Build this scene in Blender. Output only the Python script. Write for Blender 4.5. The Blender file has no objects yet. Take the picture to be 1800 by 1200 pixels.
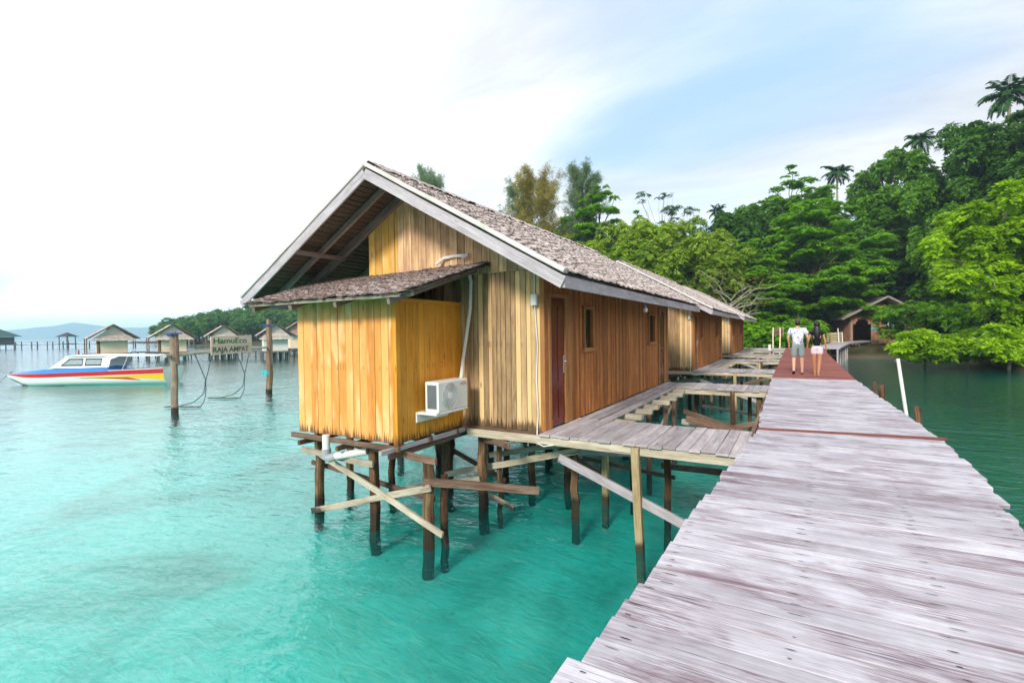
import bpy, bmesh, math, random
import numpy as np
from mathutils import Vector, Matrix
R_ = math.radians
sc = bpy.context.scene
col = sc.collection

# ------------------------------------------------------------------ camera
H = 2.9
F = 855.0
MR = np.array([[0.8653919739247053, 0.0027762140806279856, 0.5010878407046818],
               [0.5009120907332287, 0.0222627595881435, -0.8652117930846679],
               [-0.01355761129283732, 0.9997482994088558, 0.01787537426554427]])
cam_d = bpy.data.cameras.new("camera"); cam_d.sensor_width = 36.0; cam_d.lens = 36.0 * F / 1800
cam_d.clip_start = 0.05; cam_d.clip_end = 20000
cam = bpy.data.objects.new("camera", cam_d); col.objects.link(cam)
M4 = Matrix.Identity(4)
for i in range(3):
    for j in range(3): M4[i][j] = MR[i][j]
M4[2][3] = H
cam.matrix_world = M4
sc.camera = cam

# ------------------------------------------------------------------ world, sun, exposure
SUN_EL, SUN_AZ = R_(29), R_(176)      # azimuth clockwise from +Y: behind the camera
w = bpy.data.worlds.new("World"); sc.world = w; w.use_nodes = True
nt = w.node_tree; nt.nodes.clear()
def N(t, kind, **kw):
    n = t.nodes.new(kind)
    for k, v in kw.items():
        if k in ('inp',):
            for a, b in v.items(): n.inputs[a].default_value = b
        else: setattr(n, k, v)
    return n
def L(t, a, b): t.links.new(a, b)
def math_(t, op, a, b=None, c=None, clamp=False):
    n = t.nodes.new('ShaderNodeMath'); n.operation = op; n.use_clamp = clamp
    for i, v in enumerate((a, b, c)):
        if v is None: continue
        if isinstance(v, (int, float)): n.inputs[i].default_value = v
        else: t.links.new(v, n.inputs[i])
    return n.outputs[0]
def mixc(t, fac, a, b, bt='MIX'):
    n = t.nodes.new('ShaderNodeMix'); n.data_type = 'RGBA'; n.blend_type = bt
    for s, v in ((n.inputs[0], fac), (n.inputs[6], a), (n.inputs[7], b)):
        if isinstance(v, (int, float)): s.default_value = v
        elif isinstance(v, (tuple, list)): s.default_value = tuple(v) + ((1,) if len(v) == 3 else ())
        else: t.links.new(v, s)
    return n.outputs[2]
def smooth(t, v, lo, hi):
    n = t.nodes.new('ShaderNodeMapRange'); n.interpolation_type = 'SMOOTHSTEP'
    t.links.new(v, n.inputs[0]); n.inputs[1].default_value = lo; n.inputs[2].default_value = hi
    return n.outputs[0]
sky = N(nt, 'ShaderNodeTexSky', sky_type='NISHITA', sun_disc=False, sun_elevation=SUN_EL, sun_rotation=SUN_AZ,
        air_density=1.0, dust_density=1.0, ozone_density=1.5)
tc = N(nt, 'ShaderNodeTexCoord'); sep = N(nt, 'ShaderNodeSeparateXYZ'); L(nt, tc.outputs['Generated'], sep.inputs[0])
zc = math_(nt, 'MAXIMUM', sep.outputs[2], 0.0)
den = math_(nt, 'ADD', zc, 0.22)
cmb = N(nt, 'ShaderNodeCombineXYZ')
L(nt, math_(nt, 'DIVIDE', sep.outputs[0], den), cmb.inputs[0]); L(nt, math_(nt, 'DIVIDE', sep.outputs[1], den), cmb.inputs[1])
mp = N(nt, 'ShaderNodeMapping', inp={'Rotation': (0, 0, R_(-35)), 'Scale': (0.55, 1.35, 1), 'Location': (3.1, 1.7, 0)})
L(nt, cmb.outputs[0], mp.inputs[0])
n1 = N(nt, 'ShaderNodeTexNoise', inp={'Scale': 1.0, 'Detail': 5.0, 'Roughness': 0.5, 'Distortion': 0.3}); L(nt, mp.outputs[0], n1.inputs['Vector'])
# clear patches sit toward the right-hand side of the sky, the left is solid bright cloud
def dirdot(v):
    n = N(nt, 'ShaderNodeVectorMath', operation='DOT_PRODUCT'); L(nt, tc.outputs['Generated'], n.inputs[0])
    v = Vector(v).normalized(); n.inputs[1].default_value = v; return n.outputs['Value']
gap = smooth(nt, dirdot((-0.05, 0.86, 0.50)), 0.86, 1.0)
cov = math_(nt, 'ADD', math_(nt, 'SUBTRACT', math_(nt, 'MULTIPLY', n1.outputs[0], 1.7), math_(nt, 'MULTIPLY', gap, 0.42)), -0.10)
cov = smooth(nt, cov, 0.10, 0.66)
n2 = N(nt, 'ShaderNodeTexNoise', inp={'Scale': 1.9, 'Detail': 6.0, 'Roughness': 0.6, 'Distortion': 0.5}); L(nt, mp.outputs[0], n2.inputs['Vector'])
bright = smooth(nt, dirdot((-0.80, 0.52, 0.28)), 0.35, 1.0)
glare = math_(nt, 'POWER', smooth(nt, dirdot((-0.93, 0.10, 0.42)), 0.66, 1.0), 1.3)   # the veiled bright part of the cloud deck
cval = math_(nt, 'ADD', math_(nt, 'ADD', math_(nt, 'MULTIPLY', glare, 9.0), math_(nt, 'MULTIPLY', bright, 0.5)), math_(nt, 'ADD', math_(nt, 'MULTIPLY', n2.outputs[0], 10.0), 3.2))
cc = N(nt, 'ShaderNodeVectorMath', operation='SCALE'); cc.inputs[0].default_value = (0.95, 0.985, 1.03); L(nt, cval, cc.inputs['Scale'])
skyb = N(nt, 'ShaderNodeVectorMath', operation='SCALE'); skyb.inputs['Scale'].default_value = 1.0
L(nt, sky.outputs[0], skyb.inputs[0])
skym = mixc(nt, 0.72, skyb.outputs[0], (5.0, 7.4, 11.0))
res = mixc(nt, cov, skym, cc.outputs[0])
bg = N(nt, 'ShaderNodeBackground', inp={'Strength': 0.105}); L(nt, res, bg.inputs[0])
wo = N(nt, 'ShaderNodeOutputWorld'); L(nt, bg.outputs[0], wo.inputs[0])

sun_d = bpy.data.lights.new("sun", 'SUN'); sun_d.energy = 3.1; sun_d.angle = R_(11); sun_d.color = (1.0, 0.95, 0.86)
sun = bpy.data.objects.new("sun", sun_d); col.objects.link(sun)
sdir = Vector((math.sin(SUN_AZ) * math.cos(SUN_EL), math.cos(SUN_AZ) * math.cos(SUN_EL), math.sin(SUN_EL)))
sun.rotation_euler = sdir.to_track_quat('Z', 'Y').to_euler()
sc.view_settings.view_transform = 'Standard'; sc.view_settings.look = 'None'
sc.view_settings.exposure = 0.28; sc.view_settings.gamma = 1.0; sc.view_settings.use_curve_mapping = False
sc.render.engine = 'CYCLES'
cy = sc.cycles
cy.use_denoising = True; cy.max_bounces = 8; cy.diffuse_bounces = 3; cy.glossy_bounces = 3; cy.transmission_bounces = 4
cy.transparent_max_bounces = 16; cy.volume_bounces = 1; cy.sample_clamp_indirect = 6.0
cy.caustics_reflective = False; cy.caustics_refractive = False

# ------------------------------------------------------------------ helpers
def at(px, d, py=None):
    """ground point straight out along photo column px at depth d (metres); z for row py"""
    r = MR @ np.array([px - 900.0, (600.0 - (py if py is not None else 585)), -F]) * (d / F)
    return Vector((r[0], r[1], r[2] + H))
YAW = math.atan2(0.501, 0.865)        # the picture plane's direction, for things seen square-on
def tag(o, label=None, cat=None, group=None, kind=None):
    if label: o['label'] = label
    if cat: o['category'] = cat
    if group: o['group'] = group
    if kind: o['kind'] = kind
    return o
def empty(name, loc, label=None, cat=None, group=None, rz=0):
    o = bpy.data.objects.new(name, None); col.objects.link(o); o.location = loc; o.rotation_euler = (0, 0, rz)
    o.empty_display_size = 0.3
    return tag(o, label, cat, group)
def wmat(o):
    m = Matrix.LocRotScale(o.location, o.rotation_euler, o.scale)
    return (wmat(o.parent) @ m) if o.parent else m

class MB:
    """collects faces, then links them as one mesh object"""
    def __init__(s): s.v = []; s.f = []; s.t = []; s.uv = []; s.m = []; s.arr = []
    def face(s, pts, tint=0.5, uv=None, m=0):
        b = len(s.v); s.v.extend(tuple(p) for p in pts); s.f.append(tuple(range(b, b + len(pts))))
        s.t.append(tint); s.uv.extend(uv if uv else [(p[0], p[1]) for p in pts]); s.m.append(m)
    def grid(s, rows, tint=0.5, closed=False, u0=None, us=None, vs=None, m=0, caps=False):
        """rows: list of equal length point lists; shared verts"""
        b = len(s.v); n = len(rows[0])
        for r in rows: s.v.extend(tuple(p) for p in r)
        if u0 is None: u0 = (random.random() * 60, random.random() * 60)
        if us is None:
            us = [0.0]
            for i in range(1, len(rows)): us.append(us[-1] + (Vector(rows[i][0]) - Vector(rows[i-1][0])).length)
        if vs is None:
            vs = [0.0]
            k = len(rows) // 2
            for j in range(1, n + 1): vs.append(vs[-1] + (Vector(rows[k][j % n]) - Vector(rows[k][j-1])).length)
        for i in range(len(rows) - 1):
            for j in range(n if closed else n - 1):
                j2 = (j + 1) % n
                s.f.append((b + i*n + j, b + i*n + j2, b + (i+1)*n + j2, b + (i+1)*n + j))
                s.t.append(tint); s.m.append(m)
                a0, a1, c0, c1 = us[i] + u0[0], us[i+1] + u0[0], vs[j] + u0[1], vs[j+1] + u0[1]
                s.uv.extend([(a0, c0), (a0, c1), (a1, c1), (a1, c0)])
        if caps:
            for k, rv in ((0, True), (len(rows) - 1, False)):
                idx = [b + k*n + j for j in range(n)]
                if rv: idx.reverse()
                s.f.append(tuple(idx)); s.t.append(tint); s.m.append(m)
                s.uv.extend([(u0[0] + 7 + 0.3*j, u0[1]) for j in range(n)])
    def bar(s, p0, p1, w, h, tint=None, up=(0, 0, 1), bev=0.004, seg=1, wob=0.0, end=0.0, m=0):
        """a sawn board/beam: w across (sideways), h along up"""
        p0 = Vector(p0); p1 = Vector(p1); d = (p1 - p0).normalized(); up = Vector(up)
        sd = d.cross(up)
        if sd.length < 1e-4: sd = d.cross(Vector((0, 1, 0)))
        sd.normalize(); u = sd.cross(d).normalized()
        if tint is None: tint = random.random()
        b = min(bev, w * .3, h * .3)
        cs = [(-w/2 + b, -h/2), (w/2 - b, -h/2), (w/2, -h/2 + b), (w/2, h/2 - b), (w/2 - b, h/2), (-w/2 + b, h/2), (-w/2, h/2 - b), (-w/2, -h/2 + b)]
        rows = []
        for i in range(seg + 1):
            k = i / seg; c = p0.lerp(p1, k)
            if wob: c = c + sd * random.uniform(-wob, wob) + u * random.uniform(-wob, wob)
            rows.append([c + sd * (x * (1 + random.uniform(-end, end))) + u * y for x, y in cs])
        s.grid(rows, tint, closed=True, caps=True, m=m)
    def box(s, a, b, tint=None, m=0, bev=0.004):
        """axis aligned board; grain along its longest side"""
        a = Vector(a); b = Vector(b); c = (a + b) / 2; e = b - a
        ax = max(range(3), key=lambda i: abs(e[i])); d = Vector((0, 0, 0)); d[ax] = abs(e[ax]) / 2
        if ax == 2: up = (0, 1, 0); h = abs(e[1]); w_ = abs(e[0])
        else: up = (0, 0, 1); h = abs(e[2]); w_ = abs(e[1 - ax])
        s.bar(c - d, c + d, w_, h, tint, up, bev, m=m)
    def log(s, p0, p1, r0, r1, n=9, seg=7, wob=0.012, rough=0.08, tint=None, bend=None, m=0):
        p0 = Vector(p0); p1 = Vector(p1); d = (p1 - p0).normalized()
        sd = d.cross(Vector((0, 1, 0.01))); sd.normalize(); u = sd.cross(d)
        if tint is None: tint = random.random()
        ph = [random.uniform(-rough, rough) for _ in range(n)]
        rows = []
        for i in range(seg + 1):
            k = i / seg; c = p0.lerp(p1, k) + (sd * random.uniform(-wob, wob) + u * random.uniform(-wob, wob) if 0 < i < seg else Vector())
            if bend: c = c + Vector(bend) * math.sin(k * math.pi)
            r = r0 + (r1 - r0) * k
            rows.append([c + (sd * math.cos(2*math.pi*j/n) + u * math.sin(2*math.pi*j/n)) * r * (1 + ph[j] + random.uniform(-rough, rough) * .4) for j in range(n)])
        s.grid(rows, tint, closed=True, caps=True, m=m)
    def tube(s, pts, r, n=6, tint=0.5, m=0):
        pts = [Vector(p) for p in pts]; rows = []
        for i, p in enumerate(pts):
            d = (pts[min(i+1, len(pts)-1)] - pts[max(i-1, 0)]).normalized()
            a = d.cross(Vector((0.13, 0.21, 0.97)));
            if a.length < .1: a = d.cross(Vector((1, 0, 0)))
            a.normalize(); b = a.cross(d)
            rr = r[i] if isinstance(r, (list, tuple)) else r
            rows.append([p + (a * math.cos(2*math.pi*j/n) + b * math.sin(2*math.pi*j/n)) * rr for j in range(n)])
        s.grid(rows, tint, closed=True, caps=True, m=m)
    def add(s, V, Fc, T=None, UV=None):
        """numpy quads: V (k,3) F (q,4) T (q,)"""
        s.arr.append((V, Fc, T, UV))
    def build(s, name, mat, parent=None, smooth_=False, label=None, cat=None, group=None, kind=None, world=True):
        V = np.array(s.v, dtype=np.float64).reshape(-1, 3); loops = []; sizes = []; tint = list(s.t); uv = list(s.uv); mi = list(s.m)
        for f in s.f: loops.extend(f); sizes.append(len(f))
        loops = np.array(loops, dtype=np.int64); sizes = np.array(sizes, dtype=np.int64)
        tint = np.array(tint); uv = np.array(uv, dtype=np.float64).reshape(-1, 2); mi = np.array(mi, dtype=np.int64)
        for (a, q, t, u) in s.arr:
            off = len(V); V = np.vstack([V, a]); k = q.shape[1]
            loops = np.concatenate([loops, (q + off).ravel()]); sizes = np.concatenate([sizes, np.full(len(q), k)])
            tint = np.concatenate([tint, t if t is not None else np.full(len(q), .5)])
            uv = np.vstack([uv, u if u is not None else np.zeros((q.size, 2))]); mi = np.concatenate([mi, np.zeros(len(q), dtype=np.int64)])
        if parent is not None and world:
            inv = np.array(wmat(parent).inverted()); V = V @ inv[:3, :3].T + inv[:3, 3]
        me = bpy.data.meshes.new(name)
        me.vertices.add(len(V)); me.vertices.foreach_set('co', V.astype(np.float32).ravel())
        me.loops.add(len(loops)); me.loops.foreach_set('vertex_index', loops.astype(np.int32))
        me.polygons.add(len(sizes)); st = np.concatenate([[0], np.cumsum(sizes)[:-1]])
        me.polygons.foreach_set('loop_start', st.astype(np.int32)); me.polygons.foreach_set('loop_total', sizes.astype(np.int32))
        mats = mat if isinstance(mat, (list, tuple)) else [mat]
        for m_ in mats: me.materials.append(m_)
        if len(mats) > 1: me.polygons.foreach_set('material_index', mi.astype(np.int32))
        me.update(calc_edges=True)
        at_ = me.attributes.new('tint', 'FLOAT', 'FACE'); at_.data.foreach_set('value', tint.astype(np.float32))
        ul = me.uv_layers.new(name='UVMap'); ul.data.foreach_set('uv', uv.astype(np.float32).ravel())
        me.polygons.foreach_set('use_smooth', np.full(len(sizes), bool(smooth_)))
        me.validate()
        o = bpy.data.objects.new(name, me); col.objects.link(o)
        if parent is not None: o.parent = parent
        return tag(o, label, cat, group, kind)
def copy_tree(o, parent=None):
    c = o.copy(); col.objects.link(c)
    if parent is not None: c.parent = parent
    for ch in [x for x in kids.get(o.name, [])]: copy_tree(ch, c)
    return c
kids = {}
def index_kids():
    kids.clear()
    for o in col.objects:
        if o.parent: kids.setdefault(o.parent.name, []).append(o)

# ------------------------------------------------------------------ materials
def newmat(name):
    m = bpy.data.materials.new(name); m.use_nodes = True; t = m.node_tree; t.nodes.clear()
    out = t.nodes.new('ShaderNodeOutputMaterial'); return m, t, out
def ramp(t, fac, stops):
    n = t.nodes.new('ShaderNodeValToRGB'); e = n.color_ramp.elements
    while len(e) < len(stops): e.new(0.5)
    for i, (p, c) in enumerate(stops): e[i].position = p; e[i].color = tuple(c) + (1,)
    t.links.new(fac, n.inputs[0]); return n.outputs[0]
def noise(t, vec, scale, detail=4, rough=0.55, dist=0.0, ms=None, ml=None):
    if ms is not None:
        mp_ = N(t, 'ShaderNodeMapping', inp={'Scale': ms}); 
        if ml: mp_.inputs['Location'].default_value = ml
        L(t, vec, mp_.inputs[0]); vec = mp_.outputs[0]
    n = N(t, 'ShaderNodeTexNoise', inp={'Scale': scale, 'Detail': detail, 'Roughness': rough, 'Distortion': dist}); L(t, vec, n.inputs['Vector'])
    return n.outputs[0]
def tintnode(t):
    n = t.nodes.new('ShaderNodeAttribute'); n.attribute_name = 'tint'; return n.outputs['Fac']
def principled(t, out, colr, rough=0.7, spec=0.3, bump=None, bstr=0.3, bdist=0.01, metal=0.0):
    p = t.nodes.new('ShaderNodeBsdfPrincipled')
    for k, v in (('Base Color', colr), ('Roughness', rough), ('Specular IOR Level', spec), ('Metallic', metal)):
        if isinstance(v, (int, float)): p.inputs[k].default_value = v
        elif isinstance(v, (tuple, list)): p.inputs[k].default_value = tuple(v) + (1,)
        else: L(t, v, p.inputs[k])
    if bump is not None:
        b = N(t, 'ShaderNodeBump', inp={'Strength': bstr, 'Distance': bdist}); L(t, bump, b.inputs['Height']); L(t, b.outputs[0], p.inputs['Normal'])
    L(t, p.outputs[0], out.inputs[0]); return p
def wood(name, dark, mid, light, tintamt=0.35, rough=0.75, spec=0.25, streak=None, streak_lo=0.6, streak_hi=0.75, moss=None,
         nails=None, foot=None, wet=None, g3v=5.0, gfreq=1.0, tintcol=None, knots=True, bstr=0.35, patches=None, stain=None):
    m, t, out = newmat(name)
    uv = t.nodes.new('ShaderNodeUVMap').outputs[0]
    g1 = noise(t, uv, 1.0, 5, 0.65, 0.9, ms=(0.9 * gfreq, 30 * gfreq, 1))
    g2 = noise(t, uv, 1.0, 4, 0.7, 0.3, ms=(5 * gfreq, 150 * gfreq, 1))
    g3 = noise(t, uv, 1.0, 4, 0.6, 0.6, ms=(1.7, g3v, 1), ml=(5, 8, 3))
    fac = math_(t, 'ADD', math_(t, 'MULTIPLY', g3, 0.34), math_(t, 'ADD', math_(t, 'MULTIPLY', g1, 0.34), math_(t, 'MULTIPLY', g2, 0.32)))
    c = ramp(t, fac, [(0.36, dark), (0.50, mid), (0.63, light)])
    tn = tintnode(t)
    if tintcol: c = mixc(t, math_(t, 'MULTIPLY', smooth(t, tn, 0.35, 1.0), tintamt), c, tintcol)
    v = math_(t, 'ADD', math_(t, 'MULTIPLY', tn, tintamt), 1.0 - tintamt * 0.5)
    sc_ = N(t, 'ShaderNodeVectorMath', operation='SCALE'); L(t, c, sc_.inputs[0]); L(t, v, sc_.inputs['Scale']); c = sc_.outputs[0]
    geo = t.nodes.new('ShaderNodeNewGeometry'); gs = N(t, 'ShaderNodeSeparateXYZ'); L(t, geo.outputs['Position'], gs.inputs[0])
    if stain:   # broad purple-brown weather stains that follow the fibres
        st1 = noise(t, uv, 1.0, 3, 0.55, 0.6, ms=(1.3, 2.6, 1), ml=(3, 3, 1)); st2 = noise(t, uv, 1.0, 4, 0.75, 0.5, ms=(3.5, 75, 1), ml=(1, 2, 1))
        sm_ = math_(t, 'MULTIPLY', smooth(t, st1, 0.47, 0.62), smooth(t, st2, 0.40, 0.60))
        c = mixc(t, math_(t, 'MULTIPLY', sm_, 0.75), c, stain)
        ck = noise(t, uv, 1.0, 2, 0.5, 0.8, ms=(0.9, 60, 1), ml=(7, 1, 1)); c = mixc(t, math_(t, 'MULTIPLY', smooth(t, ck, 0.66, 0.70), 0.8), c, (0.06, 0.04, 0.05))
    if patches:
        pn = noise(t, uv, 1.0, 3, 0.5, 0.5, ms=(1.1, 3.2, 1), ml=(9, 4, 2))
        c = mixc(t, smooth(t, pn, 0.50, 0.68), c, patches)
    if streak:
        sn = noise(t, uv, 1.0, 5, 0.65, 0.8, ms=(0.7, 6.5, 1), ml=(31, 17, 0))
        sn = math_(t, 'ADD', math_(t, 'MULTIPLY', sn, 0.8), math_(t, 'MULTIPLY', g2, 0.2))
        c = mixc(t, math_(t, 'MULTIPLY', smooth(t, sn, streak_lo - .04, streak_hi - .04), 0.85), c, streak)
    if knots:
        vo = N(t, 'ShaderNodeTexVoronoi', inp={'Scale': 1.0}); mpk = N(t, 'ShaderNodeMapping', inp={'Scale': (1.6, 6.0, 1)})
        L(t, uv, mpk.inputs[0]); L(t, mpk.outputs[0], vo.inputs['Vector'])
        kk = math_(t, 'SUBTRACT', 1.0, smooth(t, vo.outputs['Distance'], 0.03, 0.13))
        sel = math_(t, 'GREATER_THAN', N_sep(t, vo.outputs['Color']), 0.72)
        c = mixc(t, math_(t, 'MULTIPLY', math_(t, 'MULTIPLY', kk, sel), 0.8), c, tuple(x * 0.35 for x in dark))
    if nails:   # short dark weeps at the nail line, given as heights above the water
        px_ = noise(t, geo.outputs['Position'], 1.0, 1, 0.5, 0, ms=(17, 17, 0.1))
        for zn in nails:
            d_ = math_(t, 'ABSOLUTE', math_(t, 'SUBTRACT', gs.outputs[2], zn))
            ln = math_(t, 'MULTIPLY', smooth(t, px_, 0.52, 0.60), 0.05)
            msk = math_(t, 'LESS_THAN', d_, ln)
            hf = noise(t, geo.outputs['Position'], 1.0, 1, 0.5, 0, ms=(70, 70, 0.1))
            c = mixc(t, math_(t, 'MULTIPLY', math_(t, 'MULTIPLY', msk, smooth(t, hf, 0.52, 0.62)), 0.5), c, (0.05, 0.03, 0.015))
    if foot:    # dark splash stains creeping up from the lower board ends
        hf = noise(t, geo.outputs['Position'], 1.0, 3, 0.6, 0, ms=(38, 38, 0.8))
        lim = math_(t, 'ADD', math_(t, 'MULTIPLY', hf, 0.50), foot - 0.20)
        msk = math_(t, 'SUBTRACT', 1.0, smooth_between(t, gs.outputs[2], lim, 0.05))
        c = mixc(t, math_(t, 'MULTIPLY', msk, 0.85), c, (0.06, 0.035, 0.02))
    if wet:     # tide mark: dark, weedy and wet near the water
        wn = noise(t, geo.outputs['Position'], 3.0, 3, 0.6, 0)
        lim = math_(t, 'ADD', math_(t, 'MULTIPLY', wn, 0.3), wet - 0.15)
        msk = math_(t, 'SUBTRACT', 1.0, smooth_between(t, gs.outputs[2], lim, 0.06))
        c = mixc(t, math_(t, 'MULTIPLY', msk, 0.92), c, (0.028, 0.022, 0.014))
    if moss:
        mn = noise(t, geo.outputs['Position'], 2.2, 4, 0.6, 0)
        c = mixc(t, smooth(t, mn, 0.5, 0.72), c, moss)
    principled(t, out, c, rough, spec, bump=g2 if bstr < .9 else fac, bstr=bstr, bdist=0.004 if bstr < .9 else 0.02)
    return m
def N_sep(t, colour):
    s = t.nodes.new('ShaderNodeSeparateColor'); t.links.new(colour, s.inputs[0]); return s.outputs[0]
def smooth_between(t, v, lim, wdt):
    a = math_(t, 'SUBTRACT', v, lim); return smooth(t, a, -wdt, wdt)
def plain(name, c, rough=0.5, spec=0.4, var=0.15, metal=0.0, ns=6.0):
    m, t, out = newmat(name)
    geo = t.nodes.new('ShaderNodeTexCoord')
    n = noise(t, geo.outputs['Object'], ns, 4, 0.6)
    cc_ = mixc(t, n, tuple(x * (1 - var) for x in c), tuple(min(1, x * (1 + var)) for x in c))
    tn = tintnode(t)
    principled(t, out, cc_, rough, spec, metal=metal); return m
def thatch_mat(name, dark, mid, light):
    m, t, out = newmat(name)
    uv = t.nodes.new('ShaderNodeUVMap').outputs[0]
    g1 = noise(t, uv, 1.0, 4, 0.6, 0.3, ms=(60, 5, 1)); g2 = noise(t, uv, 1.0, 3, 0.6, 0.0, ms=(1.2, 1.2, 1))
    f_ = math_(t, 'ADD', math_(t, 'MULTIPLY', g1, 0.55), math_(t, 'ADD', math_(t, 'MULTIPLY', tintnode(t), 0.30), math_(t, 'MULTIPLY', g2, 0.15)))
    c = ramp(t, f_, [(0.20, dark), (0.44, mid), (0.68, light)])
    principled(t, out, c, 0.9, 0.1, bump=g1, bstr=0.6, bdist=0.02); return m
def leaf_mat(name, a, b, trans=0.35, extra=None, rough=0.45):
    m, t, out = newmat(name)
    tn = tintnode(t); c = mixc(t, tn, a, b)
    if extra: c = mixc(t, math_(t, 'GREATER_THAN', tn, 0.988), c, extra)
    p = N(t, 'ShaderNodeBsdfPrincipled', inp={'Roughness': rough, 'Specular IOR Level': 0.35}); L(t, c, p.inputs['Base Color'])
    tr = t.nodes.new('ShaderNodeBsdfTranslucent'); L(t, mixc(t, 0.5, c, (b[0]*1.5, b[1]*1.5, b[2])), tr.inputs[0])
    mx = t.nodes.new('ShaderNodeMixShader'); mx.inputs[0].default_value = trans
    L(t, p.outputs[0], mx.inputs[1]); L(t, tr.outputs[0], mx.inputs[2]); L(t, mx.outputs[0], out.inputs[0]); return m

M = {}
M['jetty'] = wood('jetty_wood', (0.31, 0.265, 0.30), (0.49, 0.46, 0.505), (0.68, 0.665, 0.72), 0.26, 0.7, 0.3, streak=(0.17, 0.09, 0.11), streak_lo=0.57, streak_hi=0.70, bstr=0.5, stain=(0.17, 0.095, 0.115), g3v=1.3)
M['red_deck'] = wood('red_deck_wood', (0.15, 0.04, 0.03), (0.25, 0.07, 0.05), (0.37, 0.14, 0.11), 0.4, 0.6)
M['red_strip'] = wood('red_strip_wood', (0.13, 0.04, 0.028), (0.20, 0.06, 0.04), (0.26, 0.09, 0.06), 0.1, 0.6)
M['grey_deck'] = wood('grey_deck_wood', (0.22, 0.18, 0.19), (0.42, 0.37, 0.38), (0.62, 0.57, 0.57), 0.35, 0.8, streak=(0.15, 0.09, 0.08))
M['pale_beam'] = wood('pale_beam_wood', (0.26, 0.21, 0.15), (0.48, 0.41, 0.31), (0.66, 0.60, 0.49), 0.35, 0.8, streak=(0.14, 0.08, 0.05), wet=0.1)
M['brown_beam'] = wood('brown_beam_wood', (0.07, 0.035, 0.022), (0.17, 0.10, 0.07), (0.32, 0.24, 0.18), 0.5, 0.8, wet=0.05)
M['post'] = wood('post_wood', (0.045, 0.022, 0.012), (0.16, 0.085, 0.045), (0.44, 0.29, 0.15), 0.45, 0.75, wet=0.30, gfreq=0.8, bstr=1.0, streak=(0.07, 0.03, 0.015), streak_lo=0.5, streak_hi=0.6)
M['pale_post'] = wood('pale_post_wood', (0.25, 0.16, 0.08), (0.50, 0.37, 0.20), (0.68, 0.56, 0.36), 0.3, 0.75, wet=0.12, streak=(0.2, 0.11, 0.06))
M['bath'] = wood('varnished_board', (0.60, 0.20, 0.035), (0.86, 0.34, 0.07), (0.92, 0.45, 0.13), 0.42, 0.5, 0.35, nails=[2.43], foot=1.42, gfreq=0.6, streak=(0.36, 0.15, 0.03), patches=(0.90, 0.56, 0.24), tintcol=(0.85, 0.46, 0.18))
M['bath_side'] = wood('varnished_side_board', (0.54, 0.19, 0.015), (0.76, 0.32, 0.03), (0.84, 0.41, 0.06), 0.25, 0.45, 0.35, nails=[2.43], foot=1.42, gfreq=0.6, streak=(0.30, 0.11, 0.015))
M['gable_low'] = wood('weathered_board', (0.21, 0.125, 0.065), (0.46, 0.295, 0.155), (0.78, 0.52, 0.26), 0.75, 0.75, nails=[2.72], foot=1.47, gfreq=0.7, streak=(0.13, 0.085, 0.05), tintcol=(0.74, 0.50, 0.24))
M['gable_up'] = wood('gable_board', (0.24, 0.13, 0.08), (0.54, 0.33, 0.18), (0.84, 0.58, 0.32), 0.9, 0.7, gfreq=0.6, streak=(0.15, 0.09, 0.05))
M['gable_gold'] = wood('gold_gable_board', (0.60, 0.27, 0.05), (0.86, 0.46, 0.10), (0.92, 0.66, 0.32), 0.4, 0.6, gfreq=0.6, streak=(0.3, 0.17, 0.06))
M['side'] = wood('side_wall_board', (0.20, 0.058, 0.016), (0.40, 0.138, 0.034), (0.58, 0.235, 0.06), 0.75, 0.6, 0.3, gfreq=0.8, streak=(0.12, 0.04, 0.012), knots=False)
M['trim'] = wood('trim_wood', (0.24, 0.09, 0.03), (0.40, 0.17, 0.055), (0.55, 0.28, 0.10), 0.3, 0.6, knots=False)
M['door'] = wood('red_door_wood', (0.10, 0.008, 0.004), (0.17, 0.018, 0.008), (0.24, 0.03, 0.012), 0.1, 0.25, 0.5, knots=False, bstr=0.05)
M['barge'] = wood('grey_barge_wood', (0.29, 0.245, 0.26), (0.48, 0.43, 0.455), (0.66, 0.61, 0.635), 0.25, 0.8, streak=(0.27, 0.24, 0.21))
M['cap'] = wood('mossy_cap_wood', (0.46, 0.40, 0.38), (0.72, 0.64, 0.62), (0.90, 0.83, 0.82), 0.2, 0.85, moss=(0.56, 0.57, 0.50), streak=(0.2, 0.17, 0.14), streak_lo=0.58)
M['rafter'] = wood('rafter_wood', (0.12, 0.08, 0.07), (0.24, 0.18, 0.16), (0.36, 0.28, 0.25), 0.3, 0.85)
M['thatch'] = thatch_mat('thatch', (0.20, 0.155, 0.145), (0.44, 0.37, 0.35), (0.68, 0.62, 0.60))
M['thatch_brown'] = thatch_mat('brown_thatch', (0.12, 0.08, 0.07), (0.42, 0.33, 0.30), (0.84, 0.76, 0.72))
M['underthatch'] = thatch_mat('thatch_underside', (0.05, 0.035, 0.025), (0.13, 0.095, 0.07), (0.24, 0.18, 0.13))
M['white'] = plain('white_paint', (0.82, 0.82, 0.80), 0.4, 0.4, 0.05)
M['pvc'] = plain('white_plastic', (0.80, 0.78, 0.74), 0.45, 0.4, 0.1)
M['pvc_grey'] = plain('grey_plastic', (0.36, 0.38, 0.40), 0.5, 0.4, 0.1)
M['dark_metal'] = plain('dark_fins', (0.10, 0.11, 0.12), 0.5, 0.5, 0.3)
M['fin_grey'] = plain('grey_fins', (0.32, 0.34, 0.36), 0.4, 0.5, 0.2)
M['red_label'] = plain('red_label', (0.62, 0.03, 0.03), 0.4)
M['steel'] = plain('steel', (0.6, 0.6, 0.58), 0.3, 0.5, 0.1, metal=0.8)
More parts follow.
